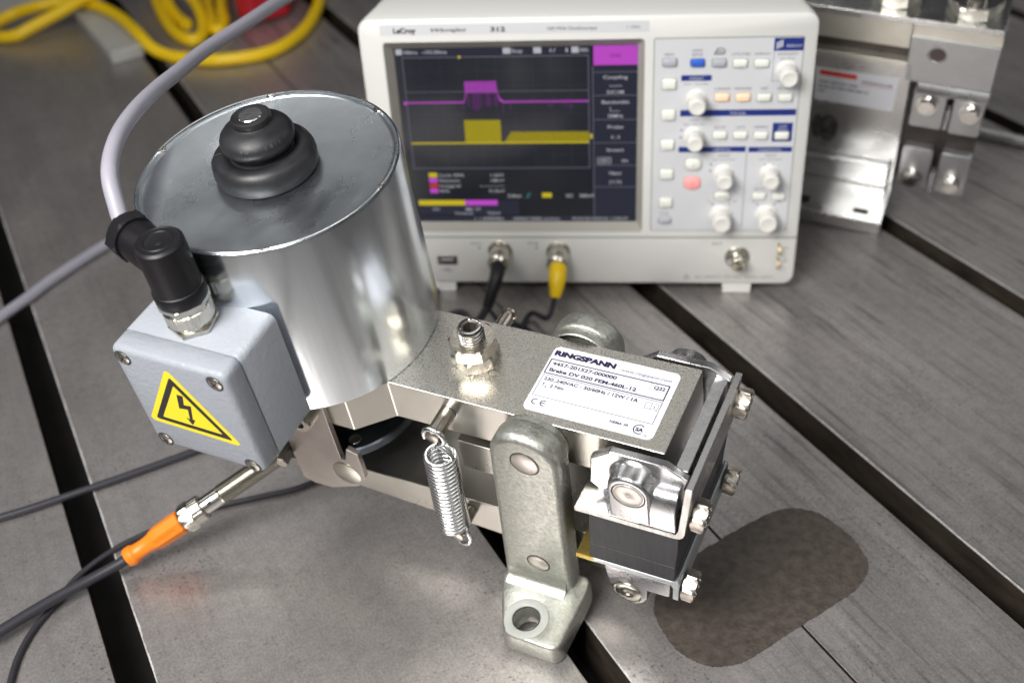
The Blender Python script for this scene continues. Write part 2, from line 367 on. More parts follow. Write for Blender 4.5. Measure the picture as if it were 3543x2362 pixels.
# upper lever
bm = prism(B(), [(0, 0), (159.4, 0), (159.4, 60), (0, 60), (-18.5, 77), (-106, 77), (-124, 60), (-124, 0), (-106, -17), (-18.5, -17)], 'z', -28.2, 0)
o = bk("upper_lever", bm, ['leverside', 'lever'], bevel=.7, segs=3)
for p in o.data.polygons:
    if abs(p.normal.z) > .9: p.material_index = 1
# tapered lower lever
bm = B()
pf = [(-60, -91.5), (150, -89), (150, -112), (120, -122), (50, -117), (-46, -110.8), (-60, -109)]
prism(bm, pf, 'y', 0.0, 60); o = bk("lower_lever", bm, 'leverside', bevel=.7, segs=2)
bm = box(B(), 36, 66, 0.5, 59, -59.3, -36.2); bk("cross_block", bm, 'leverside', bevel=.4)
# solenoid
C0 = (-62.3, 31.1)
sol = bk("solenoid_housing", lathe(B(), [(67.5, .05), (69.9, .4), (70, 2), (70, 110.6), (69.7, 111.5), (69.2, 111.8), (68.5, 111.6), (68.1, 110.8), (68.0, 108)], (*C0, 0), Z, 128), 'zinc', smooth=30)
bk("lid_plate", lathe(B(), [(68.0, 110.0), (67.0, 110.9), (66.2, 110.7), (65.7, 110.2), (65.2, 110.1), (0, 110.1)], (*C0, 0), Z, 128), 'lid', sol, smooth=30)
for i in range(6):
    a = math.radians(2 + 60 * i); c = V(C0[0] + 68.6 * math.cos(a), C0[1] + 68.6 * math.sin(a), 110.4)
    bm = B(); t = V(-math.sin(a), math.cos(a), 0); n = V(math.cos(a), math.sin(a), 0)
    P = []
    for (s, d, h, r) in ((-4.2, -.6, .2, .5), (-2.4, -1.2, .7, .9), (-1, -2.0, .1, 1.5), (.3, -2.2, -.6, 1.6), (1.6, -1.4, .6, 1.1), (3.6, -.6, .4, .5)): P.append((c + t * s + n * (d + .6) + Z * h, r))
    lo = [[p + (t.cross(Z) * 0 + n * math.cos(q) + Z * math.sin(q)) * r for q in [2 * PI * k / 10 for k in range(10)]] for (p, r) in P]
    loft(bm, lo); bk("crimp_notch", bm, 'chrome', sol, smooth=60)
bt = bk("rubber_boot", lathe(B(), [(25, 110), (26.2, 110.6), (27.0, 112.5), (27.3, 115.5), (27.0, 118.6), (25.8, 121.4), (23.8, 123.2), (21.4, 124.0), (19.4, 123.8), (17.8, 122.8), (16.8, 122.0), (15.8, 122.3), (15.6, 123.6),
    (16.2, 124.6), (17.6, 125.8), (18.7, 127.6), (19.2, 129.8), (19.1, 131.8), (18.2, 133.8), (16.6, 135.6), (14.4, 137.2), (12.2, 138.3), (10.9, 138.8), (10.2, 139.3), (10.1, 139.9), (10.3, 141.6), (10.0, 142.6), (9.0, 143.2), (7.4, 143.4), (6.3, 142.9), (6.0, 142.0)], (*C0, 0), Z, 72), 'rubber', smooth=40)
bk("push_button", lathe(B(), [(6.2, 140), (6.2, 142.8), (5.8, 143.2), (0, 143.2)], (*C0, 0), Z, 40), mat("turned_button", (.66, .66, .66), .22, 1, bump=(500, .1, .0002)), bt)
bm = B(); vs, fs = text_geo("VG-NBR")
for (ch, k) in zip("VG - 18/1", range(9)):      # raised mould lettering round the dome
    a = math.radians(-78 + k * 8.2); rr = 18.7; ccc = V(C0[0] + rr * math.cos(a), C0[1] + rr * math.sin(a), 132.6); tt = V(-math.sin(a), math.cos(a), 0); nn = V(math.cos(a), math.sin(a), .55).normalized(); up_ = nn.cross(tt) * -1
    if up_.z < 0: up_ = -up_
    put_text(bm, ch, ccc + nn * .12 - tt * 1, tt, up_, 2.0, bold=.01)
bk("mould_lettering", bm, mat("raised_rubber", (.06, .06, .065), .5), bt, smooth=0)
# mould seam on the boot
bm = B(); P = []
for (r, h) in ((27.4, 113), (27.45, 116), (27.0, 119.2), (25.6, 121.9), (23.6, 123.4), (21.4, 123.9), (19.2, 123.4)): a = math.radians(212); P.append((C0[0] + r * math.cos(a), C0[1] + r * math.sin(a), h))
tube(bm, P, .28, 6); bk("mould_seam", bm, 'rubber', bt)
# disc flange under the lever
bm = B(); lathe(bm, [(0, -64.4), (45.4, -64.4), (46.4, -65.2), (46.4, -70.2), (45.6, -71), (0, -71)], (*C0, 0), Z, 96); dsc = bk("armature_disc", bm, 'bluesteel', smooth=30)
bk("hole", lathe(B(), [(3.9, .1), (3.6, .3), (3.3, .15), (3.1, .08), (0, .08)], (-39.0, 1.4, -64.4), Z, 28), 'cutedge', dsc)
bk("plunger_housing", lathe(B(), [(0, -28), (30, -28), (30, -64.5)], (*C0, 0), Z, 48), 'steeldark', smooth=30)
# yoke side plates
YP = [(-33.1, 0), (-33.1, -54.8), (-30.2, -54.8), (-26.7, -44.0), (-19.6, -46.5), (-19.6, -67.5), (-26.8, -77.9), (-48.5, -88.3), (-60.6, -88.7), (-68.3, -86), (-69.1, -65.7), (-69.1, -40), (-92, -20), (-92, -0)]
for (ya, yb, nm) in ((-20.6, -17.1, "yoke_plate"), (77.1, 80.6, "yoke_plate")):
    pl = bk(nm, prism(B(), YP, 'y', ya, yb), 'yoke', bevel=.35)
    yy = ya if ya < 0 else yb; sgn = -1 if ya < 0 else 1
    bk("pin_end", lathe(B(), [(9.3, -.5), (9.3, .25), (8.9, .5), (0, .5)], (-32.7 + .3, yy, -67.8), (0, sgn, 0), 40), mat("pin_face", (.52, .51, .44), .33, .95) if ya < 0 else 'pin', pl)
    bk("socket_screw", lathe(B(), [(6.4, 0), (6.6, .6), (6.6, 9.3), (6.0, 10), (3.3, 10), (3.2, 4), (0, 4)], (-44.6, yy, -17.5), (0, sgn, 0), 36), 'nickel', pl, smooth=30)
bm = box(B(), -108, -66, -17, 77, -75, -40); bk("yoke_bridge", bm, 'steeldark', bevel=.4)
bk("adjusting_stud", lathe(B(), [(0, 0), (4.2, 0), (4.2, 15), (3.6, 16), (0, 16)], (-74.0, -14, -62), (.15, -.95, -.1), 6), 'bolt', smooth=0)
# spring posts, spring
def post(x, z, y1, r, hr):
    bm = B(); lathe(bm, [(r, .3), (r, y1 - 3.6), (r * .62, y1 - 3.4), (r * .62, y1 - 1.8), (hr, y1 - 1.6), (hr, y1 - .4), (hr * .85, y1), (0, y1)], (x, 0, z), (0, -1, 0), 36)
    return bm
bk("spring_post", post(35.1, -12.6, 19.5, 4.7, 3.9), 'bolt', smooth=35); bk("spring_post", post(34.2, -99.8, 21.2, 4.0, 4.5), 'bolt', smooth=35)
bm = B(); lathe(bm, [(4.4, 0), (4.4, 16), (3.2, 17), (3.2, 19), (4.4, 19.4), (4.4, 21), (0, 21)], (35.1, 60, -12.6), Y, 30); bk("spring_post", bm, 'bolt')
top_c = V(36.0, -17.0, -27.5); bot_c = V(32.2, -17.0, -94.0); ax = bot_c - top_c; u, v, w = basis(ax, V(0, 1, 0)); P = []
# upper hook: loop round the post, then coils, then lower hook
for i in range(26):
    a = math.radians(200 - i * 285 / 25); P.append(V(35.1 + 6.0 * math.cos(a), -17.2, -12.8 + 6.0 * math.sin(a)) + V(0, 0, -1.0))
P.append(V(38.8, -17.0, -21.5)); P.append(V(42.5, -17.4, -24.5))
turns = 20; n = turns * 22
a_st = math.atan2(v.dot(V(42.5, -17.4, 0) - V(top_c.x, top_c.y, 0)), u.dot(V(42.5, -17.4, 0) - V(top_c.x, top_c.y, 0)))
for i in range(n + 1):
    a = a_st + 2 * PI * i / 22; P.append(top_c + ax * (i / n) + (u * math.cos(a) + v * math.sin(a)) * 8.1)
e = P[-1]
for (x, y, z) in ((41.5, -18, -96.5), (42.6, -18.6, -101), (41.2, -19, -105.5), (37.4, -18.8, -108.2), (33, -17.8, -107.4)): P.append(V(x, y, z))
bk("tension_spring", tube(B(), P, 1.52, 10), 'spring', smooth=60)
# adjusting screw with two nuts
def nut(bm, c, d, r, h, a0, bore=0.0):
    """hexagonal nut with chamfered corners"""
    u, v, w = basis(V(*d)); c = V(*c); rings = []
    for (hh, rr, cut) in ((0, .90, .88), (h * .14, 1.0, 1.0), (h * .86, 1.0, 1.0), (h, .90, .88)):
        ring = []
        for i in range(36):
            a = a0 + 2 * PI * i / 36; k = (a - a0) % (PI / 3) - PI / 6; rh = r * math.cos(PI / 6) / math.cos(k); rr_ = min(rh, r * cut + 0.0) if cut < 1 else rh
            ring.append(c + w * hh + (u * math.cos(a) + v * math.sin(a)) * rr_)
        rings.append(ring)
    if bore:
        for hh in (h, 0.0): rings.append([c + w * hh + (u * math.cos(a0 + 2 * PI * i / 36) + v * math.sin(a0 + 2 * PI * i / 36)) * bore for i in range(36)])
        loft(bm, rings, False, False); R0 = rings
        a = [bm.verts.new(p) for p in rings[-1]]; b_ = [bm.verts.new(p) for p in rings[0]]
        for i in range(36): bm.faces.new([a[i], a[(i + 1) % 36], b_[(i + 1) % 36], b_[i]])
    else: loft(bm, rings)
    return bm
SX, SY = 39.8, 31.0
bk("lock_nut", nut(B(), (SX, SY, 0.05), Z, 13.8, 7.8, math.radians(8), 6.3), 'nut', smooth=25)
bk("lock_nut", nut(B(), (SX, SY, 8.0), Z, 13.9, 8.4, math.radians(-14), 6.3), 'nut', smooth=25)
bm = B(); pr = []
for i in range(9): z = 13.6 + i * 1.2 - 0; pr += []
for i in range(5): z = 13.9 + i * 2.0; pr += [(7.2, z), (7.35, z + .45), (5.9, z + 1.15), (5.9, z + 1.35), (7.1, z + 1.9)]
pr += [(7.0, 24.2), (6.3, 25.3), (5.3, 25.5), (4.7, 25.2)]
lathe(bm, pr, (SX, SY, 0), Z, 48); so = bk("adjusting_screw", bm, 'chrome', smooth=20)
bm = B(); a = circ(SX, SY, 4.72, 36); hx = []
for i in range(36):
    t = 2 * PI * i / 36; k = t % (PI / 3) - PI / 6; rr = 3.6 / math.cos(k) * .97; hx.append((SX + rr * math.cos(t), SY + rr * math.sin(t)))
loft(bm, [[V(*p, 25.2) for p in a], [V(*p, 24.6) for p in hx], [V(*p, 17) for p in hx]], False, True); bk("hex_socket", bm, mat("socket_wall", (.10, .09, .08), .4, .6), so, smooth=20)
# brackets (near and far)
def bracket(sign, y0, label):
    yo = (lambda y: y) if sign < 0 else (lambda y: 60 - y)
    out = []
    for i in range(19): t = PI * i / 18; out.append((88.5 + 20.3 * math.cos(t), -13.2 + 19.6 * math.sin(t)))
    prof = [(104.2, -124)] + out + [(61.6, -124)]
    bm = B()
    # upright bar, rounded edges through stacked insets
    def inset(pts, d):
        cx = sum(p[0] for p in pts) / len(pts); res = []
        for (x, z) in pts:
            v = Vector((x - 85.5, z + 13.2)) if z > -13.2 else Vector((x - 84, 0)); l = v.length or 1; res.append((x - v.x / l * d, z - v.y / l * d if z > -13.2 else z))
        return res
    ys = [(-19.5, 4.2), (-18.9, 2.4), (-17.7, 1.0), (-16.0, .25), (-14.5, 0), (-7, 0), (-5.6, .5), (-5.0, 1.6)]
    loft(bm, [[V(x, yo(y), z) for (x, z) in inset(prof, d)] for (y, d) in ys])
    o = bk("bracket", bm, 'cast', smooth=50)
    bm = B(); lathe(bm, [(18, 0), (18.6, .6), (18.6, 5.4)], (88.0, yo(-.1), -14), (0, sign, 0), 48); bk("boss", bm, 'cast', o)
    # foot: thick flange with rounded outline
    f = [(61.0, -6), (111.5, -6), (113.5, -15), (113.0, -30), (112.2, -53), (109.5, -57.6), (104, -58.0), (82, -57.6), (77.5, -56.0), (71, -44), (64.5, -29.5), (61.0, -19)]
    bm = B(); rows = []
    hx0, hy0, hr = 86.9, -44.3, 7.7
    N = 72; outer = []
    # sample the outline at equal angles round the hole
    import math as _m
    def hit(a):
        d = Vector((_m.cos(a), _m.sin(a))); best = None
        for i in range(len(f)):
            p = Vector(f[i]); q = Vector(f[(i + 1) % len(f)]); e_ = q - p; den = d.x * e_.y - d.y * e_.x
            if abs(den) < 1e-9: continue
            r_ = p - Vector((hx0, hy0)); t = (r_.x * e_.y - r_.y * e_.x) / den; s = (r_.x * d.y - r_.y * d.x) / den
            if t > 0 and -1e-6 <= s <= 1 + 1e-6 and (best is None or t > best): best = t
        return best
    hs = [hit(2 * PI * i / N) for i in range(N)]
    hs = [(hs[i - 1] + 6 * hs[i] + hs[(i + 1) % N]) / 8 for i in range(N)]
    def ringp(fr, z): return [V(hx0 + fr(i) * _m.cos(2 * PI * i / N), yo(hy0 + fr(i) * _m.sin(2 * PI * i / N)), z) for i in range(N)]
    loft(bm, [ringp(lambda i: hr, -139.4), ringp(lambda i: hr, -124.6), ringp(lambda i: hr + .8, -123.9), ringp(lambda i: hs[i] - 2.2, -123.3), ringp(lambda i: hs[i] - .9, -123.8), ringp(lambda i: hs[i] - .25, -124.8), ringp(lambda i: hs[i], -126.4),
              ringp(lambda i: hs[i], -138.2), ringp(lambda i: hs[i] - 1, -139.4), ringp(lambda i: hr, -139.4)], False, False)
    ft = bk("foot", bm, 'cast', smooth=50)
    # fillet between bar and foot
    bm = B(); P = [(yo(-19.45), -115.5), (yo(-20.2), -119.5), (yo(-22.0), -122.2), (yo(-26.5), -123.4), (yo(-18), -124)]
    prism(bm, P, 'x', 65.2, 101.8); bk("fillet", bm, 'cast', o, smooth=60)
    bk("bush", lathe(B(), [(8.0, -2.2), (8.2, -.1), (8.8, .30), (12.2, .30), (12.9, .1), (13.1, -.4)], (hx0, yo(hy0), -123.3), Z, 64), 'nylon', ft, smooth=40)
    bk("bore", lathe(B(), [(7.75, 0), (7.75, 16)], (hx0, yo(hy0), -139.5), Z, 48), 'bore', ft)
    if sign < 0:
        for (x, z, r) in ((89.9, -12.2, 7.6), (86.1, -103.2, 6.3)):
            bk("pin_recess", lathe(B(), [(r + .9, .10), (r + .1, .16), (r, -.4)], (x, -19.45, z), (0, -1, 0), 40), 'steeldark', o)
            bk("pin_end", lathe(B(), [(r - .1, -.6), (r - .1, .35), (r - .5, .6), (0, .6)], (x, -19.45, z), (0, -1, 0), 40), 'pin', o)
    return o
bracket(-1, 0, ""); bracket(1, 0, "")
# name plate
LZ = .12
npl = bk("name_plate", prism(B(), rrect(78.4, 150.4, 5.8, 53.2, 3.6), 'z', .02, LZ), 'white', smooth=0)
T = B(); G = B(); zt = LZ + .08
def tx(bm, s, x, y, h, w, bold=0.0): put_text(bm, s, (x, y, zt), X, Y, h, w, bold=bold + .028)
tx(T, "RINGSPANN", 79.7, 46.6, 3.5, 35.4, bold=.04)
tx(G, "R", 116.0, 48.6, .9, .8); tx(G, "www.ringspann.com", 118.4, 46.1, 2.0, 28.6)
def rect_line(bm, x0, x1, y0, y1, w):
    for (p, q) in (((x0, y0), (x1, y0)), ((x1, y0), (x1, y1)), ((x1, y1), (x0, y1)), ((x0, y1), (x0, y0))): line2d(bm, (0, 0, zt), X, Y, (*p, 0), (*q, 0), w)
rect_line(T, 79.8, 147.0, 32.9, 43.3, .7)
rect_line(T, 80.1, 147.1, 16.3, 31.6, .34)
tx(T, "4457-201527-000000", 81.5, 39.4, 2.45, 37.0, bold=.006); tx(T, "Brake DV 020 FEM-460L-12", 81.6, 34.7, 2.45, 49.6, bold=.012)
for (p, q) in (((137.4, 43), (137.6, 38.2)), ((137.6, 38.2), (146.8, 38.2))): line2d(T, (0, 0, zt), X, Y, (*p, 0), (*q, 0), .18)
tx(T, "Q22", 139.3, 39.3, 2.3, 6.3, bold=.006)
tx(T, "230..240VAC - 50/60Hz / 12W / 1A", 81.4, 27.9, 2.3, 53.4, bold=.004)
tx(T, "T", 81.9, 23.7, 2.2, 1.7, bold=.004); tx(T, "A", 83.9, 22.7, 1.5, 1.4); tx(T, "2 Nm", 86.6, 23.8, 2.2, 8.0, bold=.004)
for (p, q) in (((139.2, 25.2), (139.2, 29.3)), ((139.2, 29.3), (140.6, 29.9)), ((140.6, 29.9), (142.4, 29.6)), ((142.4, 29.6), (144.4, 29.9)), ((144.4, 29.9), (146.1, 29.2)), ((146.1, 29.2), (146.1, 25.2)), ((146.1, 25.2), (144.4, 25.9)),
               ((144.4, 25.9), (142.4, 25.3)), ((142.4, 25.3), (140.6, 25.8)), ((140.6, 25.8), (139.2, 25.2)), ((142.4, 25.3), (142.4, 29.6))): line2d(T, (0, 0, zt), X, Y, (*p, 0), (*q, 0), .24)
tx(T, "i", 144.0, 26.5, 1.9, .45, bold=.03)
tx(T, "NEMA 3R", 125.8, 10.8, 1.7, 10.2)
def arc(bm, cx, cy, r, w, a0, a1, n=28):
    pts = [(cx + r * math.cos(math.radians(a0 + (a1 - a0) * i / n)), cy + r * math.sin(math.radians(a0 + (a1 - a0) * i / n))) for i in range(n + 1)]
    for i in range(n):
        A_, B_ = Vector(pts[i]), Vector(pts[i + 1]); c = Vector((cx, cy)); ra, rb = (A_ - c).normalized() * w / 2, (B_ - c).normalized() * w / 2
        flat(bm, [V(A_.x + ra.x, A_.y + ra.y, zt), V(B_.x + rb.x, B_.y + rb.y, zt), V(B_.x - rb.x, B_.y - rb.y, zt), V(A_.x - ra.x, A_.y - ra.y, zt)])
arc(T, 141.9, 11.0, 2.9, .62, 48, 312); tx(T, "SA", 140.1, 9.75, 2.3, 4.2, bold=.02)
tx(G, "C", 137.8, 7.4, 1.0, 1.0); tx(G, "US", 144.8, 7.3, 1.3, 2.3)
arc(T, 83.5, 12.2, 1.75, .62, 62, 298); arc(T, 88.3, 12.2, 1.75, .62, 62, 298); line2d(T, (0, 0, zt), X, Y, (86.6, 12.2, 0), (89.0, 12.2, 0), .62)
bk("lettering", T, 'ink', npl, smooth=0); bk("fine_lettering", G, 'greyink', npl, smooth=0)

# ---- brake shoes
CH = [(120.0, -27.5), (122.0, -7.5), (133.0, 1.0), (162.9, 0.8), (174.2, -6.5), (172.6, -12), (170.6, -37.6), (132, -37.6)]
shoe = bpy.data.objects.new("upper_shoe_holder", None); COL.objects.link(shoe); shoe.parent = brake
YF = -19.0
def cheek(ya, yb, sgn):
    bk("cheek", prism(B(), CH, 'y', ya, yb), 'alu', shoe, bevel=1.1, segs=3)
    yf = ya if sgn < 0 else yb; L_ = []; D = 10.7
    for (d, gr) in ((-.5, 3.2), (.6, 2.0), (2.2, 1.2), (D - 2.2, .4), (D - 1.0, 0), (D - .3, -.6), (D, -1.7)):
        pts = []
        for i in range(25): t = PI * i / 24; pts.append((146.0 + (11.3 + gr) * math.cos(t), -15.0 + (11.3 + gr) * math.sin(t)))
        pts += [(146.0 - (11.3 + gr), -36), (146.0 + (11.3 + gr), -36)]
        L_.append([V(x, yf + sgn * d, z) for (x, z) in pts])
    bk("boss", loft(B(), L_, True, True), 'alu', shoe, smooth=50)
    bk("pin_recess", lathe(B(), [(9.2, .03), (8.7, .22), (7.9, -.3)], (146.3, yf + sgn * D, -15.6), (0, sgn, 0), 44), 'steeldark', shoe)
    bk("pin_end", lathe(B(), [(7.8, -.8), (7.8, .2), (7.3, .45), (1.2, .45), (.6, .1), (0, .1)], (146.3, yf + sgn * D, -15.6), (0, sgn, 0), 44), 'pin', shoe)
    # shoulder below and beside the boss, flush with its front
    P = [(-2, -12.5), (D - 7.2, -13.2), (D - 4.5, -14.8), (D - 2.4, -18), (D - 1.0, -22.5), (D - .45, -27), (D - .3, -37.4), (-2, -37.4)]
    bk("shoulder", prism(B(), [(yf + sgn * a, b) for (a, b) in P], 'x', 150, 170.4), 'alu', shoe, bevel=.9, segs=3, smooth=60)
    bm = B(); L_ = []
    for (x, k) in ((127.5, .0), (131, .55), (134.5, .98), (150.5, 1.0)):
        L_.append([V(x, yf + sgn * q, z) for (q, z) in ((-2, -30), (max(.4, (D - .5) * k), -31.5 - 2 * k), (max(.6, (D - .3) * k), -37.4), (-2, -37.4))])
    bk("shoulder", loft(bm, L_), 'alu', shoe, smooth=30)
cheek(-8.3, -3.4, -1); cheek(61.5, 66.5, 1)
bk("end_wall", prism(B(), [(165.6, -5), (172.6, -5), (171.0, -37.6), (163.0, -37.6)], 'y', -3.4, 61.5), 'alu', shoe, bevel=.5)
bk("shoe_floor", box(B(), 122, 166, -3.3, 61.4, -37.7, -34.6), 'alu', shoe, bevel=.4)
bk("cast_ridge", box(B(), 158.5, 160, -3.3, 61.4, -34.8, -34.0), 'alu', shoe, bevel=.4)
def xo(z): return 180.2 + .133 * (z - 2)
pts = [(114.6, -41.2), (xo(-41) - 5, -41.2), (xo(-41) - 2.0, -40.4), (xo(-40) - .5, -38.6), (xo(-36), -36), (xo(2), 2), (xo(2) - 3.6, 2), (xo(-34) - 3.6, -34), (xo(-37) - 5, -37.9), (114.6, -37.9)]
ang = bk("angle_plate", prism(B(), pts, 'y', YF, 62), 'steel', shoe, bevel=.45)
bk("cut_edge", prism(B(), [(p[0] + (.25 if p[0] < 120 else (-.25 if p[0] > xo(p[1]) - 1 else 0)), p[1] + (.25 if p[1] < -39 else (-.25 if p[1] > 0 else 0))) for p in pts], 'y', YF - .12, YF + .3), 'cutedge', ang)
shoe2 = bpy.data.objects.new("lower_shoe_holder", None); COL.objects.link(shoe2); shoe2.parent = brake
pts = [(111.2, -81.6), (166.0, -81.6), (168.0, -81.0), (169.6, -80.0), (170.6, -81.4), (170.4, -84.5), (169.5, -98.6), (166.2, -98.6), (166.7, -88), (165.6, -85.6), (163.6, -84.9), (111.2, -84.9)]
ang2 = bk("angle_plate", prism(B(), pts, 'y', YF, 68), mat("pale_matt_zinc", (.52, .555, .575), .42, .85, noise=(60, .06)), shoe2, bevel=.45)
bk("chromate_face", box(B(), 111.3, 121.5, YF + .2, 67.5, -81.75, -81.5), 'brass', shoe2)
bk("chromate_face", box(B(), 111.3, 121.5, YF - .1, YF + .3, -84.7, -81.7), 'brass', shoe2)
bk("friction_pad", prism(B(), [(122.6, -41.25), (120.4, -68.1), (169.0, -68.3), (170.9, -53), (171.6, -41.25)], 'y', YF + .2, 66), 'pad', shoe, bevel=.5)
bk("friction_pad", prism(B(), [(120.6, -68.45), (119.2, -81.4), (167.6, -81.4), (168.9, -68.6)], 'y', YF + .2, 66), 'pad', shoe2, bevel=.5)
EAR = [(127.6, -85.0), (165.0, -85.0), (165.3, -87), (164.6, -97.8), (163.4, -98.8), (151.6, -99.0), (151.0, -108), (148.4, -112.6), (144.2, -115.6), (138.6, -116.2), (134.0, -113.6), (131.5, -109.6), (129.0, -99)]
bk("ear", prism(B(), EAR, 'y', YF + .3, YF + 8), 'alu', shoe2, bevel=1.2, segs=3)
bk("ear", prism(B(), EAR, 'y', 62, 70), 'alu', shoe2, bevel=1.0)
bk("pin_end", lathe(B(), [(8.6, -.3), (8.6, .3), (8.0, .6), (7.4, .1), (6.9, .35), (1.4, .35), (.8, 0), (0, 0)], (140.0, YF + .3, -106.2), (0, -1, 0), 44), 'nickel', shoe2)
bk("shoe_bar", box(B(), 125, 163, YF + 8, 62, -97, -84.9), 'alu', shoe2, bevel=.6)
def hexbolt(c, d, par, r=8.9, h=7.2):
    o = bk("hex_bolt", nut(B(), c, d, r, h, math.radians(30)), 'bolt', par, smooth=25)
    c2 = V(*c) + V(*d).normalized() * h; bm = B()
    uu, vv, ww = basis(V(*d))
    for k in range(7):
        a = 2 * PI * k / 7; q = c2 + (uu * math.cos(a) + vv * math.sin(a)) * r * .55
        lathe(bm, [(.7, -.1), (.6, .35), (0, .45)], q, d, 8)
    bk("head_mark", bm, 'bolt', o)
for (c, p) in (((176.6, -8.0, -30.5), shoe), ((177.6, 60.0, -18.5), shoe), ((170.4, -10.5, -93.0), shoe2), ((171.2, 60.0, -86.5), shoe2)): hexbolt(c, (1, 0, -.12), p)


# ---- junction box
jb = bpy.data.objects.new("junction_box", None); COL.objects.link(jb); jb.parent = brake
def rb(x0, x1, z0, z1, r, y, n=5): return [V(px_, y, pz_) for (px_, pz_) in rrect(x0, x1, z0, z1, r, n)]
bx = (-96.2, -25.4, 4.4, 77.6)
bm = loft(B(), [rb(bx[0] + a, bx[1] - a, bx[2] + a, bx[3] - a, r, y) for (y, a, r) in ((-36, .2, 4), (-66.2, 0, 4.2), (-66.6, .4, 4))]); bk("box_body", bm, 'greypaint', jb, smooth=50)
bm = loft(B(), [rb(bx[0] + 1.2, bx[1] - 1.2, bx[2] + 1.2, bx[3] - 1.2, 4, y) for y in (-66.4, -67.6)]); bk("gasket", bm, 'gasket', jb)
bm = loft(B(), [rb(bx[0] + a, bx[1] - a, bx[2] + a, bx[3] - a, r, y) for (y, a, r) in ((-67.3, .4, 4), (-67.7, .05, 4.2), (-77.0, .1, 4.3), (-78.6, .6, 4.3), (-79.6, 1.7, 4), (-80.0, 3.0, 3.5))]); ld = bk("box_lid", bm, 'greypaint', jb, smooth=50)
for (x, z) in ((-89.3, 71.0), (-33.2, 70.6), (-88.8, 9.6), (-32.6, 9.4)):
    bk("screw_recess_shade", lathe(B(), [(4.9, .14), (4.5, .18), (4.15, .10), (3.95, .03), (0, .03)], (x, -80.0, z), (0, -1, 0), 32), mat("recess_shadow", (.10, .11, .125), .5) if False else 'gasket', ld)  # flat dark disc paints the shade of a recess round the screw
    sc = bk("screw", lathe(B(), [(3.7, 0), (3.6, .35), (2.8, .75), (1.5, .9), (0, .95)], (x + .2, -80.05, z - .2), (0, -1, 0), 32), 'nickel', ld)
    bm = B(); a = random.uniform(0, 1.5)
    for k in (0, 1):
        t = a + k * PI / 2; uu = V(math.cos(t), 0, math.sin(t)); vv = V(-math.sin(t), 0, math.cos(t)); cc = V(x + .2, -81.05, z - .2)
        flat(bm, [cc + uu * 2 + vv * .35, cc - uu * 2 + vv * .35, cc - uu * 2 - vv * .35, cc + uu * 2 - vv * .35])
    bk("cross_slot", bm, 'black', sc, smooth=0)
def rtri(pts, r, n=5):
    out = []; N = len(pts)
    for i in range(N):
        p = Vector(pts[i]); a = (Vector(pts[i - 1]) - p).normalized(); b = (Vector(pts[(i + 1) % N]) - p).normalized(); half = a.angle(b) / 2; dd = r / math.tan(half); c = p + (a + b).normalized() * (r / math.sin(half))
        s = p + a * dd - c; e = p + b * dd - c; a0 = math.atan2(s.y, s.x); a1 = math.atan2(e.y, e.x); da = (a1 - a0 + PI) % (2 * PI) - PI
        for k in range(n + 1): t = a0 + da * k / n; out.append((c.x + r * math.cos(t), c.y + r * math.sin(t)))
    return out
def tri(bm, P, y, r): flat(bm, [V(x, y, z) for (x, z) in rtri(P, r)])
def grow(P, d):
    c = Vector((sum(p[0] for p in P) / 3, sum(p[1] for p in P) / 3)); return [tuple(c + (Vector(p) - c) * (1 + d / ((Vector(p) - c).length * .5))) for p in P]
T0 = [(-62.9, 65.6), (-87.4, 27.2), (-38.4, 26.6)]
bm = B(); flat(bm, [V(x, -80.06, z) for (x, z) in rtri(grow(T0, 3.0), 2.2)]); st = bk("warning_sticker", bm, 'yellow', ld, smooth=0)
bm = B(); o1 = rtri(T0, 1.0); i1 = rtri(grow(T0, -3.1), .5); ring2d(bm, (0, -80.12, 0), X, Z, o1, i1)
flat(bm, [V(x, -80.12, z) for (x, z) in ((-63.6, 52.9), (-59.7, 52.9), (-62.0, 45.6), (-57.4, 46.2), (-60.6, 35.2), (-59.0, 35.0), (-62.6, 30.2), (-64.8, 35.6), (-62.7, 34.6), (-60.7, 42.6), (-66.6, 41.6))])
bk("warning_symbol", bm, 'black', st, smooth=0)
# knurled coupling nut on the box
bm = nut(B(), (-62, -53, 77.7), Z, 12.8, 2.6, .2); cn = bk("hex_flange", bm, 'nickel', jb, smooth=25)
bk("threaded_stub", lathe(B(), [(10.4, 80), (10.2, 86), (10.2, 90)], (-62, -53, 0), Z, 40), 'nickel', jb)

# ---- elbow plug with grey power cable
plug = root("elbow_plug", "black elbow plug screwed on top of the grey box, with hexagonal cable gland", "plug", (-60.06, 435.17, 126.52), RB)
def pk(name, bm, m, parent=None, **kw): return finish(name, bm, m, parent or plug, k=KB, **kw)
ax = V(0, 0, 1); pc = V(-62, -53, 82.3)
pk("knurled_nut", lathe(B(), [(10.4, 0), (11.7, .3), (12.1, 1.2), (12.1, 8.2), (11.6, 8.8)], pc, ax, 120, rfun=lambda i, s, h: 1 + (.018 if (i // 2) % 2 and 1 < h < 8.4 else 0)), 'nickel', smooth=20)
pk("hex_collar", nut(B(), pc + ax * 8.3, ax, 13.0, 5.2, .35), 'nickel', smooth=20)
pk("plug_body", lathe(B(), [(12.0, 13.2), (12.6, 13.5), (12.9, 14.4), (12.9, 20.0), (12.6, 20.8), (12.0, 21.2), (12.0, 25), (12.0, 44.8), (11.8, 46.8), (10.8, 47.9), (10.2, 48.1), (9.7, 47.8), (7.6, 47.8), (7.2, 48.1), (6.8, 47.6), (4.8, 47.1), (2.0, 46.9), (0, 48.0)], pc, ax, 64), 'blackplastic', smooth=30)
ad = V(-.95, .30, .05).normalized(); ac = pc + ax * 36.0
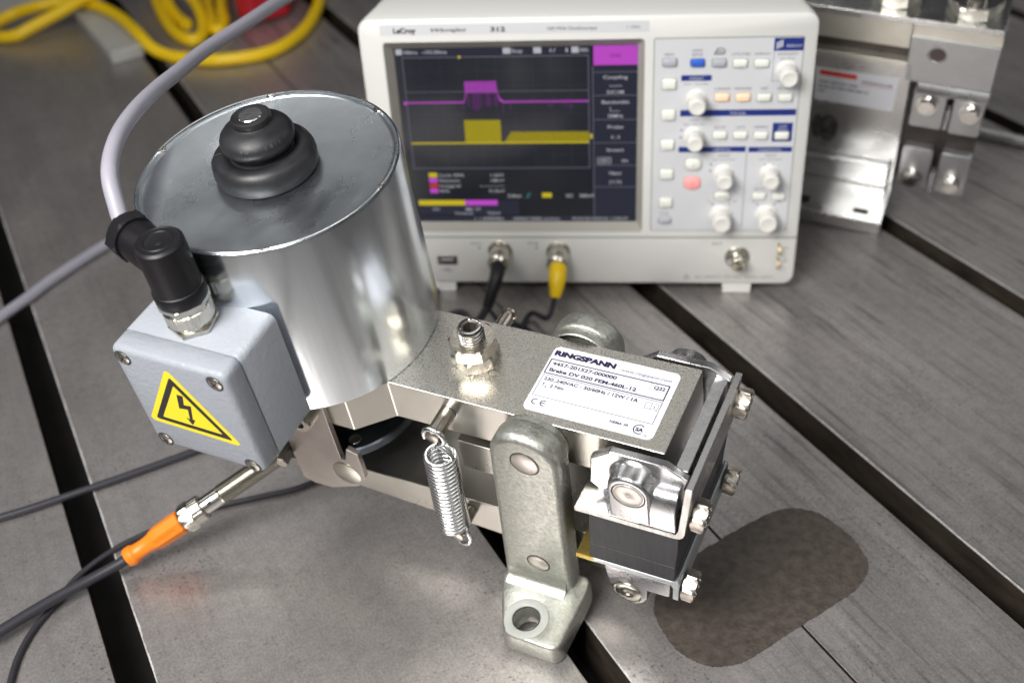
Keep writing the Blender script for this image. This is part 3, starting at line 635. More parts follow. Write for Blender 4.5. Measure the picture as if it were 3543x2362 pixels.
pk("side_arm", lathe(B(), [(10.6, -4), (10.8, 5), (10.6, 12), (10.4, 23), (9.9, 24.5), (9.4, 27)], ac, ad, 48), 'blackplastic', smooth=30)
pk("gland_nut", nut(B(), ac + ad * 25.0, ad, 12.8, 7.6, math.radians(12)), 'blackplastic', smooth=20)
gl = ac + ad * 32.6
g_w = (Matrix(RB) @ (gl * S)) + V(-60.06, 435.17, 126.52)
CP = [g_w - V(*(Matrix(RB) @ ad)) * 6, g_w, (-161.5, 433, 229), (-165, 445, 239.5), (-166.0, 466.0, 244.5), (-164.5, 493, 245), (-161.5, 524, 242.2), (-157.0, 558, 237.8), (-151.0, 593.8, 234.0), (-136.3, 640.6, 230.4), (-123.9, 681.4, 227.0), (-100, 745, 222), (-60, 840, 214), (-10, 960, 190)]
tag(finish("power_cable", tube(B(), spline(CP, 10), 3.75, 20), 'cable', smooth=60), "light grey cable arching from the black elbow plug up and out of the top", "cable")
tag(finish("mains_cable", tube(B(), spline([(-470, 520, 4.3), (-367.5, 696.4, 4.3), (-341.1, 748.1, 4.3), (-311.2, 795.1, 4.3), (-284.2, 822.3, 4.3), (-250, 850, 4.3), (-200, 880, 4.3), (-120, 900, 4.3)], 10), 4.2, 18), 'cable', smooth=60), "grey cable lying on the table left of the brake cylinder", "cable")

# ---- proximity sensor with orange plug
A = V(-131.1, 474.9, 50.0); E = V(-211.8, 444.4, 13.0); sd = (E - A).normalized()
sens = root("proximity_sensor", "threaded metal sensor barrel poking out below the grey box", "sensor")
def wk(name, bm, m, parent=None, **kw): return finish(name, bm, m, parent, k=MM, **kw)
pr = []
k = -24.0
while k < 35.5: pr += [(5.75, k), (5.35, k + .5)]; k += 1.0
wk("threaded_barrel", lathe(B(), [(0, -25)] + pr + [(5.35, 36)], A, sd, 40), 'nickel', sens, smooth=60)
wk("smooth_collar", lathe(B(), [(5.2, 36), (5.15, 47)], A, sd, 40), 'chrome', sens)
n_ = basis(sd)
hc = A + sd * 42 + (V(.25, -.75, .6) - sd * sd.dot(V(.25, -.75, .6))).normalized() * 5.12
wk("indicator_hole", lathe(B(), [(1.25, -.2), (1.2, .08), (0, .1)], hc, (hc - A - sd * 42), 20), 'black', sens)
sc_ = root("sensor_plug", "orange moulded plug with nickel knurled nut on the sensor barrel", "plug")
wk("coupling_nut", lathe(B(), [(5.2, 46.5), (6.9, 46.7), (7.3, 47.3), (7.3, 52.5), (6.9, 53)], A, sd, 96, rfun=lambda i, s, h: 1 + (.025 if (i // 2) % 2 else 0)), 'nickel', sc_, smooth=20)
wk("coupling_hexagon", nut(B(), A + sd * 52.8, sd, 8.3, 6.6, .3), 'nickel', sc_, smooth=25)
wk("neck", lathe(B(), [(5.4, 59), (5.0, 62)], A, sd, 32), 'nickel', sc_)
u, v, w = basis(sd); L_ = []
for (h, r, q) in ((60.8, 6.2, 1), (61.4, 6.75, 1), (74.0, 6.5, 1), (77.5, 6.1, .9), (80.5, 4.9, .4), (84.5, 4.45, 0), (89.2, 4.5, 0), (90.2, 4.9, 0), (91.4, 5.6, 0), (94.6, 5.6, 0), (95.6, 5.1, 0), (96.0, 3.6, 0)):
    ring = []
    for i in range(48):
        a = 2 * PI * i / 48; kk = a % (PI / 4) - PI / 8; rr = r * ((1 - q) + q * math.cos(PI / 8) / math.cos(kk)); ring.append(A + sd * h + (u * math.cos(a) + v * math.sin(a)) * rr)
    L_.append(ring)
wk("overmoulded_body", loft(B(), L_), 'orange', sc_, smooth=30)
bm = B(); side = (V(.1, -.9, .25) - sd * sd.dot(V(.1, -.9, .25))).normalized()
put_text(bm, "ifm electronic", A + sd * 77.5 + side * 6.72 + side.cross(sd) * -.7, -sd, (side.cross(-sd)), 1.3, 13)
wk("raised_lettering", bm, mat("orange_raised", (.68, .15, .006), .5), sc_, smooth=0)
tag(finish("sensor_cable", tube(B(), spline([A + sd * 94, A + sd * 100, (-230.9, 434.4, 8.4), (-244.4, 424.9, 8), (-257.8, 413.5, 8), (-270.0, 402.3, 8), (-300, 376, 8)], 10), 3.05, 18), 'darkcable', smooth=60), "dark grey round cable leaving the orange plug towards the lower left", "cable")
tag(finish("thin_black_cable", tube(B(), spline([(-70, 560, 2.2), (-100, 522, 2.2), (-126.4, 503.2, 2.2), (-150, 496.5, 2.2), (-172.8, 490.8, 2.2), (-193, 482.5, 2.2), (-213.1, 471.5, 2.2), (-229, 459.5, 2.2), (-242.5, 442.5, 2.2), (-250, 423, 2.2), (-256.1, 407.2, 2.2), (-258.6, 391, 2.2), (-257.9, 375, 2.2), (-255, 350, 2.2)], 10), 1.6, 14), 'darkcable', smooth=60), "thin black cable curving under the brake to the bottom left corner", "cable")
tag(finish("black_cable", tube(B(), spline([(-350, 478, 2.8), (-301.3, 491.6, 2.8), (-256.0, 511.0, 2.8), (-199.3, 538.4, 2.8), (-170, 556, 2.8), (-120, 590, 2.8), (-60, 640, 2.8), (-52, 700, 2.8)], 10), 2.3, 14), 'darkcable', smooth=60), "black cable passing straight behind the grey box across the left slot", "cable")

# ------------------------------------------------------------------ oscilloscope
RS = ((0.99208, 0.12558, 0.0019), (-0.1256, 0.99197, 0.01502), (0.0, -0.01514, 0.99989))
osc = root("oscilloscope", "white digital oscilloscope with lit waveform screen standing behind the brake", "oscilloscope", (56.2, 687.5, 9.0), RS)
def sk(name, bm, m, parent=None, **kw): return finish(name, bm, m, parent or osc, k=MM, **kw)
def lp(x0, x1, z0, z1, r, y, n=6): return [V(a, y, b) for (a, b) in rrect(x0, x1, z0, z1, r, n)]
OX = (-142.5, 142.5, -0.5, 193)
bm = loft(B(), [lp(OX[0] + 12, OX[1] - 12, OX[2] + 4, OX[3] - 8, 10, 104), lp(OX[0] + 9, OX[1] - 9, OX[2] + 2, OX[3] - 4, 10, 98), lp(OX[0] + 4, OX[1] - 4, OX[2] + .5, OX[3] + 1.0, 10, 30), lp(OX[0] + .6, OX[1] - .6, OX[2], OX[3] + .6, 9, 9), lp(OX[0], OX[1], OX[2], OX[3], 8, 4), lp(OX[0] + .5, OX[1] - .5, OX[2] + .5, OX[3] - .5, 7.5, 1.2), lp(OX[0] + 2.4, OX[1] - 2.4, OX[2] + 2.4, OX[3] - 2.4, 6, 0),
               lp(-127.2, 37.6, 41.6, 178.3, 2.5, 0)], True, False)
case = sk("case", bm, 'plastic', smooth=45)
bm = loft(B(), [lp(-127.2, 37.6, 41.6, 178.3, 2.5, 0), lp(-122.4, 33.4, 45.6, 171.6, 1.2, 7.6)], False, False); sk("screen_surround", bm, 'recess', smooth=30)
SYv = 7.6
scr = sk("screen", flat(B(), [V(-122.5, SYv, 45.5), V(33.5, SYv, 45.5), V(33.5, SYv, 171.7), V(-122.5, SYv, 171.7)]), 'screen', smooth=0)
def sq(bm, x0, x1, z0, z1, y): flat(bm, [V(x0, y, z0), V(x1, y, z0), V(x1, y, z1), V(x0, y, z1)])
y1 = SYv - .12; y2 = SYv - .2
G_ = B()
for (x0, x1, z0, z1) in ((-117.5, 2.4, 165.0, 165.6), (-117.5, -117.0, 86.5, 165), (1.9, 2.4, 86.5, 165), (-117.5, 2.4, 86.5, 87.0)): sq(G_, x0, x1, z0, z1, y1)
sq(G_, -117, 2, 141.6, 142.0, y1)
for i in range(1, 10):
    x = -117.2 + 11.95 * i
    for j in range(1, 40): sq(G_, x - .12, x + .12, 86.8 + j * 1.96, 87.1 + j * 1.96, y1)
for j in range(1, 8):
    z = 86.8 + 9.8 * j
    for i in range(1, 60): sq(G_, -117.2 + i * 2, -116.9 + i * 2, z - .12, z + .12, y1)
for z in (153.7, 137.8, 121, 104.5, 88, 72.0): sq(G_, 5, 33.4, z, z + .5, y1)
sq(G_, 4.6, 5.1, 47, 158, y1)
sk("grid", G_, 's_grid', scr, smooth=0)
bm = B()
for (x0, x1, z0, z1) in ((-121, 3.6, 166.4, 171.4), (-121, 33, 46, 49.8), (-116.5, -47, 51, 62)): sq(bm, x0, x1, z0, z1, SYv - .06)
for z in (154.5, 138.6, 121.8, 105.3, 88.8, 72.8, 50.6): sq(bm, 5.4, 33.2, z, z + (14.6 if z > 60 else 21), SYv - .06)
sk("menu_background", bm, 's_bar', scr, smooth=0)
Mg = B(); Md = B(); Yg = B(); Yd = B()
sq(Mg, 5.4, 33.2, 158.6, 171.4, y1); CH = B(); put_text(CH, "CH2", (19.3, y2, 163.6), X, Z, 2.6, 6.5, align='c', bold=.01); sk("header_text", CH, 's_magdim', scr, smooth=0)
zb = 134.4
sq(Mg, -117, -79.5, zb - .45, zb + .45, y1); sq(Mg, -54, 2, zb - .5, zb + .5, y1)
for i in range(9): sq(Mg, -79.6 + i * .25, -79.2 + i * .25, zb - .4 + i * .8, zb + .8 + i * .8, y1)
for i in range(12): x = -57.4 + i * .3; z = zb + 8 * math.exp(-i / 3.2); sq(Mg, x, x + .4, z - .5, z + 1.2, y1)
for i in range(27):
    x = -78.2 + i * .78; sq(Mg, x, x + .36, 141, 149.0 + random.uniform(-.5, .4), y1)
sq(Md, -78, -57.4, 140.6, 148.6, SYv - .09)
for i in range(26):
    if random.random() < .75: x = -77 + i * .8; sq(Md, x, x + .3, zb - random.uniform(0, 7), 141, y1)
for (x, l) in ((-98, 3), (-79.8, 5), (-54, 8), (-49, 5.5), (-24, 4.5), (-21.8, 4), (-14, 3.6), (-11.5, 4.5), (-9.2, 5.6)): sq(Md, x - .18, x + .18, zb - l, zb, y1)
for i in range(42): x = -50 + i * 1.22; sq(Md, x, x + .3, zb, zb + random.uniform(.8, 2.2), y1)
sq(Mg, -119.3, -117.4, zb - 1.4, zb + .8, y1)
yb_ = 105.4
sq(Yg, -117, 2, yb_ - .6, yb_ + .5, y1)
sq(Yd, -80.2, -56.2, yb_, 121.4, SYv - .09)
for i in range(25): x = -80.2 + i * .97; sq(Yg, x, x + .42, yb_, 121.9, y1)
for i in range(46):
    x = -53.5 + i * 1.21; hgt = min(1, (i + 1) / 4) * 8.0; sq(Yg, x, x + .42, yb_, yb_ + hgt + random.uniform(-.2, .2), y1); sq(Yd, x, x + 1.1, yb_, yb_ + hgt * .9, SYv - .09)
sq(Yg, 2.6, 4.2, yb_ + 2.5, yb_ + 6, y1); sq(Yg, -81, -79.4, 164.4, 166.2, y2)
sq(Yg, -107.6, -101.8, 80.0, 83.4, y1); sq(Mg, -107.6, -101.8, 76.0, 79.4, y1); sq(Mg, -107.6, -101.8, 68.0, 71.4, y1)
sq(Yg, -116.5, -84.2, 58.4, 62.4, y1); sq(Mg, -84, -61.5, 58.4, 62.4, y1)
sk("magenta_trace", Mg, 's_mag', scr, smooth=0); sk("magenta_spikes", Md, 's_magdim', scr, smooth=0); sk("yellow_trace", Yg, 's_yel', scr, smooth=0); sk("yellow_fill", Yd, 's_yeldim', scr, smooth=0)
bm = B(); sq(bm, -107.6, -101.8, 72.0, 75.4, y1); sk("red_tag", bm, 's_red', scr, smooth=0)
bm = B(); sq(bm, -42, -39.8, 64.4, 64.9, y1); sq(bm, -40.2, -39.7, 64.4, 67.4, y1); sq(bm, -40.2, -38, 67.0, 67.5, y1); sk("trigger_symbol", bm, 's_cyan', scr, smooth=0)
Tt = B()
def st_(s, x, z, h, w=None, al='l', bold=.01): put_text(Tt, s, (x, y2, z), X, Z, h, w, bold=bold, align=al)
sq(Tt, -121, -117, 167.2, 171.0, y1); sq(Tt, -52, -47, 167.0, 171, y1); sq(Tt, -32.5, -27.5, 167.0, 171, y1); sq(Tt, -8.4, -4, 167, 171, y1)
st_("100ms", -116, 167.7, 2.4, 9); st_("-102.00ms", -104, 167.7, 2.4, 16); st_("Stop", -46.4, 167.7, 2.6, 7); st_("1/", -22, 167.7, 2.6, 3.6); st_("1", -12, 167.7, 2.6, 1.2); st_("500k", -3.6, 167.7, 2.5, 6)
st_("Coupling", 19.3, 151.4 - 2, 2.4, 15.5, 'c'); st_("===", 19.3, 143.6, 2.0, 8, 'c', 0); st_("DC1M", 19.3, 139.2, 2.4, 10.5, 'c')
st_("Bandwidth", 19.3, 132.4, 2.4, 17.5, 'c'); st_("20MHz", 19.3, 122.8, 2.4, 10, 'c'); sq(Tt, 15.8, 16.1, 127, 130.4, y1); sq(Tt, 15.8, 22, 127, 127.3, y1)
st_("Probe", 19.3, 115, 2.4, 10, 'c'); st_("1:1", 19.3, 107.6, 2.6, 5, 'c', 0); st_("Invert", 19.3, 98.5, 2.4, 11, 'c')
st_("OFF", 11.8, 90.6, 2.4, 6, 'c'); st_("On", 25.5, 90.6, 2.4, 4, 'c'); st_("Next", 19.3, 81.5, 2.4, 8, 'c'); st_("(1/2)", 19.3, 75, 2.4, 8, 'c', 0)
for (p, q) in (((7.6, 89.6), (16.2, 89.6)), ((7.6, 94.0), (16.2, 94.0)), ((7.6, 89.6), (7.6, 94.0)), ((16.2, 89.6), (16.2, 94.0))): line2d(Tt, (0, y1, 0), X, Z, (*p, 0), (*q, 0), .35)
st_("Cyclic RMS", -100.5, 80.5, 2.2, 17, bold=0); st_("1.66V", -65, 80.5, 2.2, 9, bold=0); st_("Maximum", -100.5, 76.5, 2.2, 14, bold=0); st_("188mV", -65, 76.5, 2.2, 9, bold=0)
st_("Integral", -100.5, 72.5, 2.2, 14, bold=0); st_("---------", -73, 72.5, 2.2, 17, bold=0); st_("RMS", -100.5, 68.5, 2.2, 6, bold=0); st_("41.8mV", -67, 68.5, 2.2, 11, bold=0)
st_("10V", -107, 54.4, 2.2, 5, bold=0); st_("DC", -84, 54.4, 2.2, 4, bold=0); st_("DC 1M", -83, 54.4, 2.2, 9, bold=0); st_("Timeout", -92, 51.2, 2.2, 13, bold=0); st_("75.0mV", -69, 51.2, 2.2, 9, bold=0)
st_("5.0ms", -54, 64.6, 2.4, 9); st_("DC", -14, 64.6, 2.4, 4.6); st_("300mV", -5, 64.6, 2.4, 10)
sq(Yg := B(), -30.5, -24, 64.3, 67.9, y1); sk("channel_tag", Yg, 's_yel', scr, smooth=0)
st_("1 1.000000s", -78, 47.0, 2.2, 20, bold=0); st_("500kS 500k points", -51, 47.0, 2.2, 32, bold=0); st_("RUN:2014/05/26 13:00:07", -10, 47.0, 2.2, 38, bold=0)
sk("screen_text", Tt, 's_txt', scr, smooth=0)
# brand strip
bm = prism(B(), rrect(-128, 40, 182.9, 189.8, .8, 3), 'y', -.25, .2); bs = sk("brand_strip", bm, 'panel', smooth=0)
bm = B(); yy = -.33
put_text(bm, "LeCroy", (-119.4, yy, 184.4), X, Z, 3.4, 14.4, bold=.045)
put_text(bm, "WaveJet", (-95.4, yy, 185.0), X, Z, 2.3, 22.5, bold=.015, shear=.35)
put_text(bm, "312", (-58, yy, 184.6), X, Z, 3.0, 9.2, bold=.035)
put_text(bm, "100 MHz Oscilloscope", (-22.6, yy, 184.9), X, Z, 2.2, 30.5); put_text(bm, "1 GS/s", (26.6, yy, 185.3), X, Z, 1.6, 7.8)
sk("brand_lettering", bm, 'black', bs, smooth=0)
# joint between upper and lower front
sk("panel_joint", box(B(), -142.0, 142.0, -.12, .3, 36.9, 37.9), 'groovegrey', smooth=0)
# control panel
bm = loft(B(), [lp(43.0, 134.4, 42.6, 178.6, 1.5, .2), lp(43.0, 134.4, 42.6, 178.6, 1.5, -.1)]); sk("panel_rim", bm, 'groovegrey')
bm = loft(B(), [lp(43.6, 133.9, 43.1, 178.0, 1.2, .2), lp(43.6, 133.9, 43.1, 178.0, 1.2, -.3)]); cp = sk("control_panel", bm, 'panel')
bm = B()
for (x0, x1, z0, z1) in ((60.5, 79.4, 150.5, 154.3), (60.6, 133.2, 126.6, 130.9), (60.4, 103.5, 101.4, 105.2), (105.2, 132.9, 101.2, 104.8), (119.4, 132.0, 108.6, 121.6), (116.2, 133.9, 169.3, 177.6)): sq(bm, x0, x1, z0, z1, -.36)
for (p, q, w_) in (((104.3, 101), (104.3, 45.5), .3), ((116.6, 169), (116.6, 149.8), .25), ((116.6, 149.8), (122, 149.8), .25)): line2d(bm, (0, -.36, 0), X, Z, (*p, 0), (*q, 0), w_)
sk("blue_bars", bm, 'blueprint', cp, smooth=0)
bm = B()
def ct(bm, s, x, z, h, w=None): put_text(bm, s, (x, -.42, z), X, Z, h, w, align='c')
for (s, x, z, w) in (("HELP", 52.8, 167.2, 6), ("AUTO", 70, 169.6, 6.2), ("SETUP", 70, 166.8, 6.6), ("UTILITIES", 96.6, 166.8, 11.2), ("DISPLAY", 109.8, 166.8, 9.6), ("INTENSITY", 125, 166.4, 12), ("PUSH - RECALL", 125, 163.8, 9), ("PUSH - ON/MAIN", 70, 147.8, 15),
    ("CURSORS", 86.3, 144.2, 10), ("MEASURE", 99.4, 144.2, 10.4), ("REF", 112.5, 144.2, 4), ("ZERO", 124.6, 146.2, 5), ("RECALL", 124.6, 143.8, 8), ("LEVEL", 70, 123.2, 6), ("PUSH - FIND LEVEL", 70, 120.6, 14), ("SETUP", 86.2, 118.0, 7), ("AUTO", 99.4, 118.0, 5.6), ("NORMAL", 112.2, 118.0, 9),
    ("OFFSET", 90, 98.0, 8), ("PUSH - ZERO OFFSET", 90, 95.4, 15), ("DELAY", 120, 98.0, 7), ("PUSH - ZERO DELAY", 120, 95.4, 15), ("SETUP", 114, 73.6, 6.6), ("MATH", 90.3, 68.4, 5), ("V", 81.6, 64.6, 1.2), ("mV", 98.6, 64.6, 3.2), ("S", 111.0, 64.4, 1.2), ("nS", 127.6, 64.4, 2.6), ("CLOSE", 52.2, 55.4, 6), ("1", 70.3, 91.6, 1.1), ("2", 70.0, 78.0, 1.6)):
    if s in ("1", "2", "MATH"): continue
    ct(bm, s, x, z, 1.7 if len(s) < 12 else 1.1, w)
for (x, z) in ((61.8, 117), (61.4, 112), (81.8, 92.6), (81.6, 88), (116.6, 91.8), (122, 91.8), (84, 63.4), (95.2, 63.4), (113.6, 63.2), (125, 63.2)): sq(bm, x - .6, x + .6, z - .6, z + .6, -.42)
# printer symbol
for (p, q) in (((80.6, 167.6), (86.0, 167.6)), ((80.8, 168.6), (86.0, 168.8)), ((81.6, 169.8), (86.4, 170.2)), ((82.2, 171.6), (86.0, 171.6)), ((80.6, 167.6), (80.8, 169.2)), ((86.1, 167.6), (87.0, 170.4)), ((82.2, 171.6), (81.4, 169.6))): line2d(bm, (0, -.42, 0), X, Z, (*p, 0), (*q, 0), .55)
sk("panel_lettering", bm, 'greyprint', cp, smooth=0)
bm = B(); put_text(bm, "REPLAY", (124.0, -.45, 171.6), X, Z, 1.9, 9.0); ct(bm, "ADJUST", 70, 151.4, 1.7, 9); ct(bm, "TRIGGER", 97, 127.6, 1.7, 10); ct(bm, "VERTICAL", 88, 102.2, 1.7, 12); ct(bm, "HORIZONTAL", 119, 101.9, 1.7, 15); ct(bm, "STOP", 125.8, 118.6, 1.4, 5); ct(bm, "SINGLE", 125.8, 116.4, 1.4, 6)
for k in range(3): line2d(bm, (0, -.45, 0), X, Z, (118.2 + k * 1.4, 171.0 + k * .7, 0), (118.2 + k * 1.4, 174.6 + k * .7, 0), .9)
sk("white_lettering", bm, 'panel', cp, smooth=0)
def button(x, z, w, h, m, r=1.0, d=2.0):
    bm = loft(B(), [lp(x - w / 2 - .5, x + w / 2 + .5, z - h / 2 - .5, z + h / 2 + .5, r, -.3, 3), lp(x - w / 2, x + w / 2, z - h / 2, z + h / 2, r, -d, 3), lp(x - w / 2 + .4, x + w / 2 - .4, z - h / 2 + .4, z + h / 2 - .4, r * .8, -d - .3, 3)])
    o = sk("button", bm, m, smooth=50)
    bm = loft(B(), [lp(x - w / 2 - .8, x + w / 2 + .8, z - h / 2 - .8, z + h / 2 + .8, r + .2, -.28, 3), lp(x - w / 2 - .8, x + w / 2 + .8, z - h / 2 - .8, z + h / 2 + .8, r + .2, -.42, 3)]); sk("button_gap", bm, 'groovegrey', o)
    return o
for (x, z, m) in ((53.1, 162.9, 'greybutton'), (70.3, 162.4, 'bluebutton'), (83.5, 162.2, 'greybutton'), (96.5, 161.8, 'button'), (109.6, 161.6, 'button'), (86.5, 139.4, 'litorange'), (99.5, 139.3, 'litorange'), (112.6, 139.0, 'button'), (125.7, 138.8, 'button'),
                  (86.4, 113.4, 'button'), (99.5, 113.2, 'button'), (112.4, 113.0, 'button'), (125.6, 112.8, 'button'), (114.3, 69.2, 'button'), (127.0, 68.9, 'button')): button(x, z, 8.0, 4.2, m)
for z in (148.7, 127.8, 106.9, 85.6, 64.6): button(53.1, z, 8.0, 6.2, 'button')
button(52.7, 50.9, 7.4, 3.4, 'greybutton')
for (x, z, m, t) in ((70.3, 92.9, 'button', "1"), (70.0, 79.3, 'litred', "2"), (90.3, 69.3, 'button', "MATH")):
    b_ = button(x, z, 9.6, 7.4 if m != 'x' and t != "MATH" else 6.0, m, 3.0)
    bm = B(); put_text(bm, t, (x, -2.4, z - 1.1), X, Z, 2.2, None if len(t) < 2 else 6.5, align='c'); sk("button_mark", bm, 'greyprint' if m == 'button' else 'redprint', b_, smooth=0)
def knob(x, z, r, h):
    return sk("knob", lathe(B(), [(r + 1.2, .3), (r + 1.0, 1.2), (r, 2.0), (r - .3, h - 1.2), (r - 1.0, h - .2), (r - 1.6, h), (r - 2.2, h - .25), (0, h - .3)], (x, 0, z), (0, -1, 0), 60, rfun=lambda i, s, hh: 1 - (.018 if i % 3 == 0 and 2 < hh < h - .6 else 0)), 'knob', smooth=30)
for (x, z, r) in ((125.3, 156.2, 5.9), (70.6, 138.0, 5.7), (70.2, 112.8, 5.5), (90.2, 85.6, 5.5), (120.0, 85.6, 5.5), (90.0, 54.6, 6.4), (120.2, 54.6, 6.4)): knob(x, z, r, 14)
# lower strip: usb, connectors
us = sk("usb_socket", box(B(), -106.2, -91.6, -.5, .2, 15.0, 22.6), 'nickel', bevel=.2); sk("usb_slot", box(B(), -105.2, -92.6, -.6, -.4, 16.2, 21.6), 'black_inside', us, smooth=0); sk("usb_tongue", box(B(), -103.4, -94.4, -.75, -.55, 18.8, 20.4), 'greybutton', us, smooth=0)
bm = B()
for (s, x, z, h, w) in (("CH1", -77.6, 31.4, 2.0, 7.4), ("CH2", -37.8, 31.6, 2.0, 7.4), ("EXT", 89, 31.4, 2.0, 6.6), ("CAL", 135, 28.6, 1.7, 5), ("ALL INPUTS 1M//16pF 400Vpk CAT I", 101.4, 5.0, 1.7, 54)): put_text(bm, s, (x, -.08, z), X, Z, h, w, align='c')
for x in (-75.4, -35.2): flat(bm, [V(x - 1, -.08, 29.6), V(x + 1, -.08, 29.6), V(x, -.08, 27.6)])
line2d(bm, (0, -.08, 0), X, Z, (-104, 10.6, 0), (-95, 10.6, 0), .5); line2d(bm, (0, -.08, 0), X, Z, (-101.6, 10.6, 0), (-98.6, 12.6, 0), .45); line2d(bm, (0, -.08, 0), X, Z, (-100.4, 10.6, 0), (-97.6, 8.8, 0), .45)
for (p, q) in (((67.2, 4.6), (70.8, 4.6)), ((70.8, 4.6), (69, 7.8)), ((69, 7.8), (67.2, 4.6)), ((133.4, 18.5), (137.6, 18.5)), ((135.5, 18.5), (135.5, 21.5))): line2d(bm, (0, -.08, 0), X, Z, (*p, 0), (*q, 0), .4)
sk("port_lettering", bm, 'greyprint', smooth=0)
def bnc(x, z):
    o = sk("bnc_socket", lathe(B(), [(8.6, -.1), (8.6, .5), (8.2, .9), (7.0, .9), (6.4, 2.4), (5.0, 2.6), (4.9, 10.6), (4.5, 11), (3.9, 11), (3.8, 4), (1.1, 4), (1.0, 9.4), (0, 9.6)], (x, 0, z), (0, -1, 0), 40), 'nickel', smooth=30)
    return o
b3 = bnc(103.0, 21.6)
for sg in (-1, 1): sk("lug", lathe(B(), [(1.1, 4.6), (1.1, 6.4), (0, 6.5)], (103.0, -8.2, 21.6), (.3 * sg, 0, 1.0 * sg), 14), 'chrome', b3)
bnc(-61.0, 26.0); bnc(-20.2, 25.2)
for z in (29.0, 18.0):
    bm = B(); tube(bm, spline([(130.2, 0, z + 4), (130.2, -4, z + 3.2), (131.4, -6.2, z + .4), (130.6, -5.0, z - 2.2), (130.0, -1.6, z - 3.4), (130.0, 0, z - 3.6)], 5), .55, 8); sk("calibration_hook", bm, 'brass')
for x in (-104.5, 104.2):
    sk("foot", prism(B(), [(x - 9.6, -9), (x - 10.2, 0), (x + 10.2, 0), (x + 9.6, -9)], 'y', 2.0, 16), 'plastic', bevel=1.0)
    sk("foot", prism(B(), [(x - 9.6, -9), (x - 10.2, 1), (x + 10.2, 1), (x + 9.6, -9)], 'y', 84, 98), 'plastic', bevel=1.0)

def sw(p): return (Matrix(RS) @ V(*p)) + V(56.2, 687.5, 9.0)
def bncplug(name, x, z, mb, label, tipdz, x2):
    r = root(name, label, "plug"); d0 = (Matrix(RS) @ V(0, -1, -.28)).normalized(); c = sw((x, -3.5, z))
    finish("bayonet_ring", lathe(B(), [(6.0, 0), (7.1, .6), (7.2, 7), (6.6, 8.6), (7.1, 9.2), (7.1, 12.5), (5.4, 14.2), (5.0, 15)], c, (Matrix(RS) @ V(0, -1, -.04)), 60, rfun=lambda i, s, h: 1 + (.02 if i % 3 == 0 and h > 9 else 0)), 'nickel', r, smooth=30)
    return r, c
# dark boot on channel one, forking into two cables; yellow boot on channel two
r1, c1 = bncplug("black_bnc_plug", -61, 25.5, 'darkcable', "metal plug with long black boot in the left front socket of the oscilloscope", 0, 0)
P1 = spline([sw((-60.6, -14, 24.5)), sw((-61.4, -24, 20.5)), sw((-64.2, -31, 12.5)), sw((-67.4, -36, 3.4))], 8)
finish("cable_boot", tube(B(), P1, 5.6, 24, rf=lambda t: 1.0 - .38 * t), 'rubber', r1, smooth=60)
r2, c2 = bncplug("yellow_bnc_plug", -20.2, 24.8, 'yellow', "metal plug with short yellow boot in the right hand socket of the oscilloscope", 0, 0)
P2 = spline([sw((-19.8, -14, 24)), sw((-19.6, -21, 20.5)), sw((-20.2, -27, 14)), sw((-21.2, -31, 8))], 8)
finish("cable_boot", tube(B(), P2, 6.2, 28, rf=lambda t: (1.0 if t < .45 else 1.0 - .75 * (t - .45)) * (1 + .03 * math.sin(t * 80) * (t < .5))), 'yellowcable', r2, smooth=60)
e1 = P1[-1]; e2 = P2[-1]
tag(finish("probe_cable", tube(B(), spline([P1[-2], e1, e1 + V(-10, -12, -6), (-35, 668, 4.0), (-60, 655, 2.8), (-110, 640, 2.8)], 10), 2.7, 14), 'darkcable', smooth=60), "black cable running left from the black boot below the oscilloscope", "cable")
tag(finish("ground_lead", tube(B(), spline([P1[-2], e1, e1 + V(10, -14, -7), (5, 652, 2.0), (16, 640, 1.6), (32, 615, 1.6)], 10), 1.5, 10), 'darkcable', smooth=60), "thin black lead forking right from the black boot towards the brake", "cable")
tag(finish("yellow_plug_cable", tube(B(), spline([P2[-3], e2, e2 + V(-6, -12, -8), (15, 662, 4), (8, 650, 2.2), (2, 630, 2.0), (-10, 600, 2.0)], 10), 1.9, 12), 'darkcable', smooth=60), "black cable hanging from the yellow boot down to the table", "cable")

# ------------------------------------------------------------------ second brake at the right
RO = ((0.89903, 0.42649, -0.09924), (-0.43549, 0.84724, -0.3042), (-0.04566, 0.3167, 0.94743))
cal = root("caliper_brake", "galvanised caliper brake with red-headed sticker leaning behind the oscilloscope", "brake", (278.17, 737.0, 12.0), RO)
def ck(name, bm, m, parent=None, **kw): return finish(name, bm, m, parent or cal, k=MM, **kw)
fl = prism(B(), [(-120, 0), (0, 0), (0, 60), (-120, 60)], 'z', -12.5, 0); fb = ck("base_flange", fl, 'steel', bevel=.5)
ck("slotted_hole", prism(B(), rrect(-22.5, -10.5, 6.0, 11.5, 2.6), 'z', -.2, .06), 'black_inside', fb, smooth=0)
ck("slotted_hole", prism(B(), rrect(-64, -55, 6.0, 14, 2.6), 'z', -.2, .06), 'black_inside', fb, smooth=0)
ck("back_plate", box(B(), -120, -0.6, 41, 56, 0, 118.5), 'steel', bevel=.6)
ck("step_ledge", box(B(), -120, -3.5, 35.5, 41, .05, 22), 'steel', bevel=1.6, segs=3)
ck("upper_ledge", box(B(), -120, -5, 39.8, 56, 115.2, 119.6), 'cream', bevel=.3)
ck("upper_block", box(B(), -120, -5, 43.5, 64, 128, 150.6), 'cream', bevel=1.0)
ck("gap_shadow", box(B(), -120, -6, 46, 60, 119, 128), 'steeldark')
ck("top_plate", box(B(), -120, 51, 41, 85, 150.5, 155.4), 'steel', bevel=.5)
